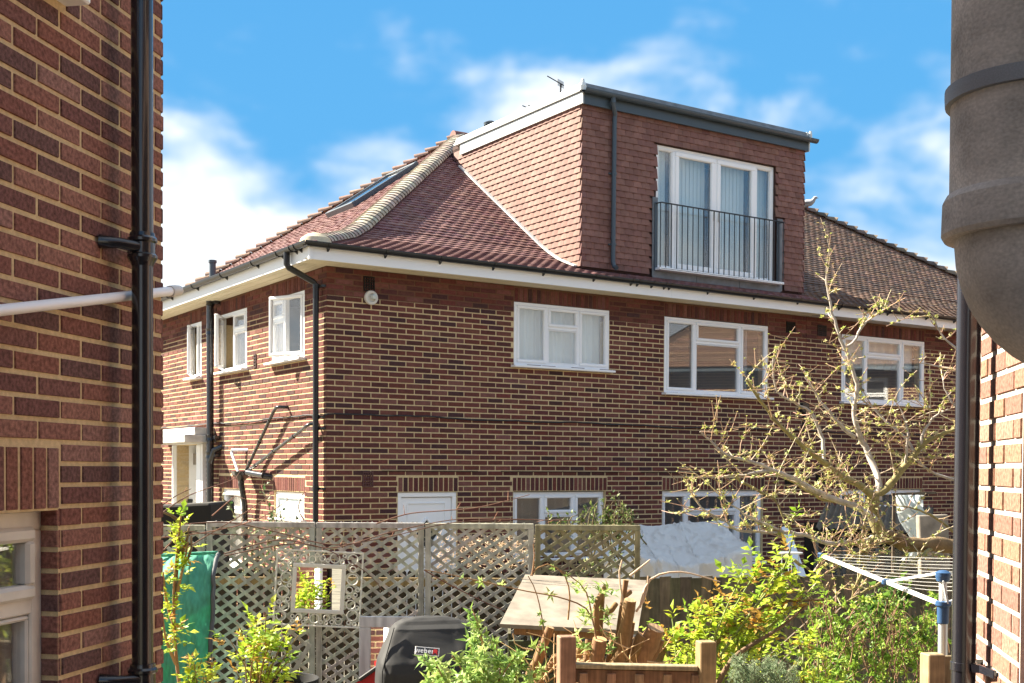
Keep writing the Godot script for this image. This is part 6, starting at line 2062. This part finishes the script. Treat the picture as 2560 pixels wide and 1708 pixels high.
func build_shed_and_tarp() -> void:
	# garden store with a pale sloping lid
	var tl := at(1313, 1436.5, 9.75); var tr := at(1616, 1451, 9.75)
	var bl := at(1249.6, 1560, 8.6); var br := at(1594.6, 1577.4, 8.6)
	var t := thing("garden_store", "garden store with a pale sloping felt-covered lid in front of the trellis", "store")
	var m := MB.new()
	var up := (br - bl).cross(tl - bl).normalized()
	var o := up * 0.03
	m.quad(bl, br, tr, tl)
	m.quad(bl - o, tl - o, tr - o, br - o)
	for e in [[bl, br], [br, tr], [tr, tl], [tl, bl]]:
		m.quad(e[1], e[0], e[0] - o, e[1] - o)
	put("lid", m, M.board, t)
	m = MB.new()
	m.bar(bl + Vector3(0.10, -0.055, -0.04), br + Vector3(-0.05, -0.055, -0.04), 0.05, 0.03, Vector3.UP, Color(0.42, 0.20, 0.07), 0.003)
	put("lid_batten", m, M.deck, t)
	var fx0 := bl.x + 0.06
	var fx1 := br.x - 0.04
	var n := 9
	for i in n:
		m = MB.new()
		var h := 0.12
		m.box(Vector3((fx0 + fx1) * 0.5, 1.24 - 0.06 - i * h, bl.z - 0.07), Vector3(fx1 - fx0, h - 0.012, 0.025), Basis(Vector3.RIGHT, 0.08), vary(Color(0.12, 0.14, 0.07), 0.15), 0.003)
		put("front_board", m, M.fence, t)
	for x in [fx0 + 0.01, fx1 - 0.01]:
		m = MB.new()
		m.box(Vector3(x, 0.64, (bl.z + tl.z) * 0.5 - 0.03), Vector3(0.025, 1.28, 1.0), Basis(), Color(0.16, 0.15, 0.08), 0.003)
		put("side_panel", m, M.fence, t)
	# silver tarpaulin tent beyond the fence
	var g := thing("silver_tarpaulin", "silver tarpaulin draped over garden furniture beyond the fence", "tarpaulin")
	var nz := FastNoiseLite.new()
	nz.seed = 21
	nz.frequency = 1.4
	nz.fractal_octaves = 4
	var ridge := [[1520, 1330], [1600, 1314], [1700, 1308], [1804, 1304]]
	var eave := [[1510, 1400], [1600, 1392], [1640, 1400], [1696, 1417], [1750, 1412], [1811, 1392], [1882, 1371]]
	var cols := 110
	var rows := 60
	var pts := []
	var pick := func(l: Array, f: float) -> Vector2:
		var k := f * (l.size() - 1)
		var i := mini(int(k), l.size() - 2)
		return Vector2(l[i][0], l[i][1]).lerp(Vector2(l[i + 1][0], l[i + 1][1]), smoothstep(0.0, 1.0, k - i))
	for r in rows:
		var gy := r / float(rows - 1)
		for i in cols:
			var f := i / float(cols - 1)
			var a: Vector2 = pick.call(ridge, f)
			var b: Vector2 = pick.call(eave, f)
			var pa := at(a.x, a.y, 16.2)
			var pb := at(b.x, b.y, 14.9)
			var pc := Vector3(pb.x + 0.02 * sin(f * 30.0), 0.3, pb.z + 0.05)
			var p: Vector3
			if gy < 0.5:
				p = pc.lerp(pb, gy * 2.0)
				p.z += sin(f * 17.0 + gy * 4.0) * 0.04 * (1.0 - gy * 1.6)
			else:
				p = pb.lerp(pa, gy * 2.0 - 1.0)
				p.y -= sin((gy * 2.0 - 1.0) * PI) * 0.05
			p.z += nz.get_noise_2d(f * 3.0, gy * 2.2) * 0.10
			p.y += nz.get_noise_2d(f * 4.0 + 7.0, gy * 3.0) * 0.03
			var cr := 1.0 - absf(nz.get_noise_2d(f * 2.2 + gy * 1.5, gy * 2.6 - f * 1.1))
			p += Vector3(0, 0.035, 0.02) * pow(cr, 14.0)
			pts.append(p)
	m = MB.new()
	m.grid(pts, cols, Color.WHITE, 0.004)
	put("cloth", m, M.tarp, g)
	# right end of the tent
	var ep := []
	for r in rows:
		ep.append(pts[r * cols + cols - 1])
		ep.append(Vector3(pts[(rows - 1) * cols + cols - 1].x + 0.1, pts[r * cols + cols - 1].y, pts[(rows - 1) * cols + cols - 1].z))
	m = MB.new()
	m.grid(ep, 2, Color.WHITE, 0.004)
	put("end_flap", m, M.tarp, g)

func build_deck() -> void:
	var turn := 0.191
	var B := Basis(Vector3.UP, turn)
	var C := Color(0.50, 0.30, 0.17)
	var p1 := at(1416, 1590, 6.4)
	var p2 := at(1765, 1603, 6.35)
	var t := thing("deck_railing", "brown timber deck railing with two posts and square balusters in the foreground", "railing")
	var post := func(p: Vector3, parent: Node3D, col: Color) -> void:
		var m := MB.new()
		m.box(Vector3(p.x, p.y * 0.5, p.z), Vector3(0.088, p.y, 0.088), B, col, 0.005)
		put("post", m, M.deck, parent)
	post.call(p1, t, Color(0.46, 0.25, 0.15))
	post.call(p2, t, Color(0.52, 0.36, 0.18))
	var y := 1.425
	var m := MB.new()
	m.bar(Vector3(p1.x + 0.044, y, p1.z - 0.01), Vector3(p2.x - 0.044, y, p2.z), 0.025, 0.075, Vector3.UP, Color(0.50, 0.40, 0.24), 0.004)
	put("hand_rail", m, M.deck, t)
	m = MB.new()
	m.bar(Vector3(p1.x + 0.044, y - 0.055, p1.z - 0.015), Vector3(p2.x - 0.044, y - 0.055, p2.z), 0.075, 0.03, Vector3.UP, Color(0.36, 0.19, 0.10), 0.004)
	put("under_rail", m, M.deck, t)
	for i in 5:
		m = MB.new()
		var q := p1.lerp(p2, (i + 0.62) / 5.0)
		m.box(Vector3(q.x, (y - 0.03) * 0.5, q.z + 0.022), Vector3(0.044, y - 0.04, 0.03), B, vary(C, 0.2), 0.003)
		put("baluster", m, M.deck, t)
	var p3 := at(2332, 1634, 5.85)
	var t2 := thing("deck_post", "pale timber deck post beside the airer pole at the right", "post")
	post.call(p3, t2, Color(0.58, 0.40, 0.22))
	m = MB.new()
	m.box(Vector3(p3.x + 0.20, 0.78, p3.z - 0.10), Vector3(0.34, 1.56, 0.025), B, Color(0.48, 0.36, 0.2), 0.003)
	put("side_board", m, M.deck, t2)
	# deck floor, below the frame
	m = MB.new()
	m.box(Vector3(0.9, 0.25, -5.4), Vector3(3.2, 0.5, 1.9), B, Color(0.4, 0.3, 0.2), 0.01)
	single("deck_platform", "low timber deck platform at the foot of the railing", "deck", m, M.deck)

func build_airer() -> void:
	var base := at(2358, 1700, 6.5)
	var t := thing("rotary_airer", "white rotary clothes airer with blue fittings and half-raised arms", "airer")
	var hub := at(2358, 1518, 6.5)
	var crown := at(2358, 1432, 6.5)
	var m := MB.new()
	m.tube([Vector3(base.x, 0, base.z), hub + Vector3(0, 0.02, 0)], [0.025], 14)
	put("pole", m, M.alu, t)
	m = MB.new()
	m.tube([hub, crown], [0.021], 12)
	put("inner_pole", m, M.line, t)
	m = MB.new()
	m.lathe([Vector2(0.028, -0.09), Vector2(0.03, -0.085), Vector2(0.032, 0.0), Vector2(0.042, 0.01), Vector2(0.042, 0.03), Vector2(0.03, 0.035)], 14, Transform3D(Basis(), hub))
	put("lower_hub", m, M.blue, t)
	m = MB.new()
	m.lathe([Vector2(0.028, -0.05), Vector2(0.034, -0.045), Vector2(0.04, -0.02), Vector2(0.042, 0.0), Vector2(0.02, 0.012), Vector2(0.0, 0.014)], 14, Transform3D(Basis(), crown))
	put("crown", m, M.blue, t)
	var tips := [at(2056, 1390, 8.0), hub + Vector3(1.15, 0.19, -0.95), hub + Vector3(1.45, 0.2, 0.35)]
	for i in 3:
		var s: Vector3 = hub + (tips[i] - hub).normalized() * 0.05 + Vector3(0, 0.01, 0)
		m = MB.new()
		m.bar(s, tips[i], 0.024, 0.016, Vector3.UP, Color.WHITE, 0.003)
		put("arm", m, M.line, t)
		m = MB.new()
		m.bar(tips[i] - (tips[i] - s).normalized() * 0.005, tips[i] + (tips[i] - s).normalized() * 0.05, 0.034, 0.028, Vector3.UP, Color.WHITE, 0.006)
		put("end_cap", m, M.blue, t)
		var mid: Vector3 = s.lerp(tips[i], 0.40)
		m = MB.new()
		m.bar(crown + (mid - crown).normalized() * 0.05, mid, 0.016, 0.012, Vector3.UP, Color.WHITE, 0.003)
		put("strut", m, M.line, t)
		m = MB.new()
		m.box(mid, Vector3(0.05, 0.034, 0.034), Basis(), Color.WHITE, 0.006)
		put("slider", m, M.blue, t)
	m = MB.new()
	m.bar(crown + Vector3(-0.01, -0.04, 0.03), hub + Vector3(0.012, 0.02, 0.035), 0.014, 0.01, Vector3.UP, Color.WHITE, 0.002)
	put("lever", m, M.alu, t)
	for i in 2:
		for k in 10:
			var f := 0.30 + 0.69 * k / 9.0
			var a: Vector3 = hub.lerp(tips[i], f) + Vector3(0, 0.016, 0)
			var b: Vector3 = hub.lerp(tips[i + 1], f) + Vector3(0, 0.016, 0)
			var pts := []
			for j in 7:
				var g := j / 6.0
				pts.append(a.lerp(b, g) - Vector3(0, sin(g * PI) * 0.018, 0))
			m = MB.new()
			m.tube(pts, [0.0022], 5)
			put("line", m, M.line, t)

func build_yard() -> void:
	# lean-to with a corrugated roof against the attached house
	var t := thing("lean_to", "dark lean-to with a corrugated grey roof under the attached house's lower window", "shed")
	var a := at(2038, 1322, 16.5)
	var b := at(2330, 1330, 16.0)
	var m := MB.new()
	var pts := []
	var cols := 121
	for r in 2:
		for i in cols:
			var f := i / float(cols - 1)
			var p := a.lerp(b, f)
			p.y += sin(f * TAU * 19.0) * 0.022
			if r == 1:
				p += Vector3(0.5, 0.30, -1.4)
			pts.append(p)
	m.grid(pts, cols, Color.WHITE, 0.01)
	put("corrugated_roof", m, M.corr, t)
	for f in [0.02, 0.26, 0.55, 0.98]:
		m = MB.new()
		var p := a.lerp(b, f)
		m.box(Vector3(p.x, p.y * 0.5 - 0.03, p.z - 0.05), Vector3(0.05, p.y - 0.06, 0.05), Basis(), Color(0.25, 0.24, 0.22), 0.004)
		put("post", m, M.fence, t)
	for e in [[0.04, 0.25], [0.28, 0.54], [0.57, 0.96]]:
		m = MB.new()
		var p: Vector3 = a.lerp(b, e[0])
		var q: Vector3 = a.lerp(b, e[1])
		m.bar(Vector3((p.x), 1.05, p.z - 0.1), Vector3(q.x, 1.05, q.z - 0.1), 0.75, 0.01, Vector3.UP)
		put("pane", m, M.glass, t)
		m = MB.new()
		m.bar(Vector3((p.x), 0.34, p.z - 0.1), Vector3(q.x, 0.34, q.z - 0.1), 0.62, 0.03, Vector3.UP)
		put("lower_panel", m, M.dark, t)
	m = MB.new()
	m.box((a + b) * 0.5 + Vector3(0.3, -0.9, -1.0), Vector3(1.9, 1.9, 0.05), Basis(Vector3.UP, -0.3))
	put("back_panel", m, M.dark, t)
	# white sheet hung up, cardboard and a dark bin bag
	m = MB.new()
	pts = []
	for r in 16:
		for i in 12:
			var f := i / 11.0
			var g := r / 15.0
			var p := at(lerpf(2255, 2320, f) + 16.0 * sin(g * 5.0) + 6.0 * sin(f * 4.0 + g * 9.0), lerpf(1400, 1238, g), 14.2)
			p.z += sin(f * 9.0 + g * 6.0) * 0.08 + R(-0.03, 0.03)
			pts.append(p)
	m.grid(pts, 12, Color.WHITE, 0.004)
	var sh := thing("white_sheet", "crumpled white sheet hung up behind the fruit tree's trunk", "sheet")
	put("cloth", m, M.curtain, sh)
	m = MB.new()
	m.bar(at(2230, 1236, 14.22), at(2340, 1232, 14.22), 0.03, 0.03, Vector3.UP, Color(0.2, 0.15, 0.1))
	m.bar(at(2235, 1236, 14.22), Vector3(at(2235, 1236, 14.22).x, 0, -14.22), 0.03, 0.03, Vector3.UP, Color(0.2, 0.15, 0.1))
	put("pole", m, M.fence, sh)
	m = MB.new()
	var cb := at(2340, 1330, 14.0)
	m.box(Vector3(cb.x, cb.y * 0.5 + 0.1, cb.z), Vector3(0.34, cb.y + 0.2, 0.12), Basis(Vector3.BACK, 0.05), Color.WHITE, 0.01)
	single("brown_board", "tall brown board standing beside the white sheet", "board", m, M.board)
	# aluminium ladder against the wall and a little round table
	var l := thing("ladder", "narrow aluminium ladder leaning on the wall right of the tarpaulin", "ladder")
	for e in [[[1958, 1318], [2012, 1470]], [[1967, 1318], [2022, 1470]]]:
		m = MB.new()
		m.bar(at(e[0][0], e[0][1], 15.2), at(e[1][0] + 30, e[1][1] + 90, 14.6), 0.03, 0.05, Vector3.BACK, Color.WHITE, 0.003)
		put("stile", m, M.alu, l)
	for k in 7:
		m = MB.new()
		var f := 0.08 + k * 0.13
		m.bar(at(1958, 1318, 15.2).lerp(at(2042, 1560, 14.6), f), at(1967, 1318, 15.2).lerp(at(2052, 1560, 14.6), f), 0.02, 0.02)
		put("rung", m, M.alu, l)
	var tp := at(1976, 1381, 13.0)
	var bt := thing("bird_table", "round pale bird table on a wire stand beside the ladder", "bird table", Vector3(tp.x, 0, tp.z))
	m = MB.new()
	m.lathe([Vector2(0.0, tp.y - 0.015), Vector2(0.13, tp.y - 0.015), Vector2(0.135, tp.y), Vector2(0.0, tp.y + 0.004)], 20)
	put("top", m, M.alu, bt)
	for k in 4:
		m = MB.new()
		var d := Vector3(cos(k * PI / 2 + 0.4), 0, sin(k * PI / 2 + 0.4)) * 0.09
		m.tube([d + Vector3(0, 0, 0), d + Vector3(0, tp.y - 0.01, 0)], [0.006], 6)
		put("leg", m, M.alu, bt)

func build_roof_things() -> void:
	# television aerials on the far slope
	for e in [[at(1410, 214, 27.0), at(1368, 190, 27.0), "television aerial with crossed rods above the dormer's corner"], [at(1330, 275, 27.0), at(1306, 264, 27.0), "smaller television aerial above the pale dormer trim"]]:
		var t := thing("tv_aerial", e[2], "aerial")
		var m := MB.new()
		m.tube([e[0], e[1]], [0.012], 6)
		put("boom", m, M.iron, t)
		for k in 8:
			var p: Vector3 = e[0].lerp(e[1], 0.04 + k * 0.05)
			m = MB.new()
			m.tube([p + Vector3(0.0, -0.09, 0.05), p + Vector3(0.0, 0.09, -0.05)], [0.006], 5)
			put("rod", m, M.iron, t)
		m = MB.new()
		m.tube([e[0].lerp(e[1], 0.2), Vector3(e[0].lerp(e[1], 0.2).x, 6.6, e[0].z)], [0.02], 8)
		put("mast", m, M.iron, t)
	# flue cowl showing over the dormer trim
	var c := at(1226, 316, 22.6)
	var t := thing("flue_cowl", "small grey flue cowl peeping over the pale dormer trim", "flue", Vector3(c.x, 0, c.z))
	var m := MB.new()
	m.lathe([Vector2(0.08, 8.2), Vector2(0.08, c.y), Vector2(0.12, c.y + 0.01), Vector2(0.13, c.y + 0.06), Vector2(0.05, c.y + 0.10), Vector2(0.0, c.y + 0.10)], 16)
	put("pipe", m, M.anthracite, t)
	# pigeon on the hip of the brown roof
	var f := at(2018, 523, 22.6)
	var pg := thing("pigeon", "grey pigeon standing on the brown roof's hip beside the dormer", "bird", f, -0.2)
	var b := MB.new()
	var prof := [[-0.20, 0.012, 0.03], [-0.15, 0.03, 0.045], [-0.08, 0.055, 0.07], [0.0, 0.07, 0.09], [0.06, 0.062, 0.10], [0.10, 0.045, 0.125], [0.125, 0.034, 0.16], [0.14, 0.032, 0.185], [0.165, 0.026, 0.19], [0.185, 0.008, 0.182], [0.205, 0.003, 0.176]]
	var pts := []
	var rr := []
	for q in prof:
		pts.append(Vector3(q[0], q[2] + 0.02, 0))
		rr.append(q[1])
	b.tube(pts, rr, 14, Color(0.36, 0.37, 0.40))
	for s in [-1.0, 1.0]:
		b.tube([Vector3(0.01, 0.06, 0.02 * s), Vector3(0.015, -0.005, 0.025 * s), Vector3(0.04, -0.008, 0.03 * s)], [0.008, 0.006, 0.004], 6, Color(0.5, 0.2, 0.18))
	put("body", b, M.feather, pg)
	for s in [-1.0, 1.0]:
		var w := MB.new()
		w.tube([Vector3(0.07, 0.12, 0.055 * s), Vector3(-0.02, 0.115, 0.066 * s), Vector3(-0.12, 0.075, 0.045 * s), Vector3(-0.19, 0.05, 0.02 * s)], [0.016, 0.026, 0.018, 0.004], 8, Color(0.27, 0.28, 0.31))
		put("wing", w, M.feather, pg)

func _ready() -> void:
	rng.seed = 20240
	make_materials()
	build_sky()
	build_ground()
	build_house()
	build_near_left()
	build_near_right()
	build_opposite()
	build_fences()
	build_mirrors()
	build_barbecue()
	build_left_corner()
	build_shed_and_tarp()
	build_deck()
	build_yard()
	build_roof_things()
	build_tree()
	build_airer()
	build_stump()
	build_plants()
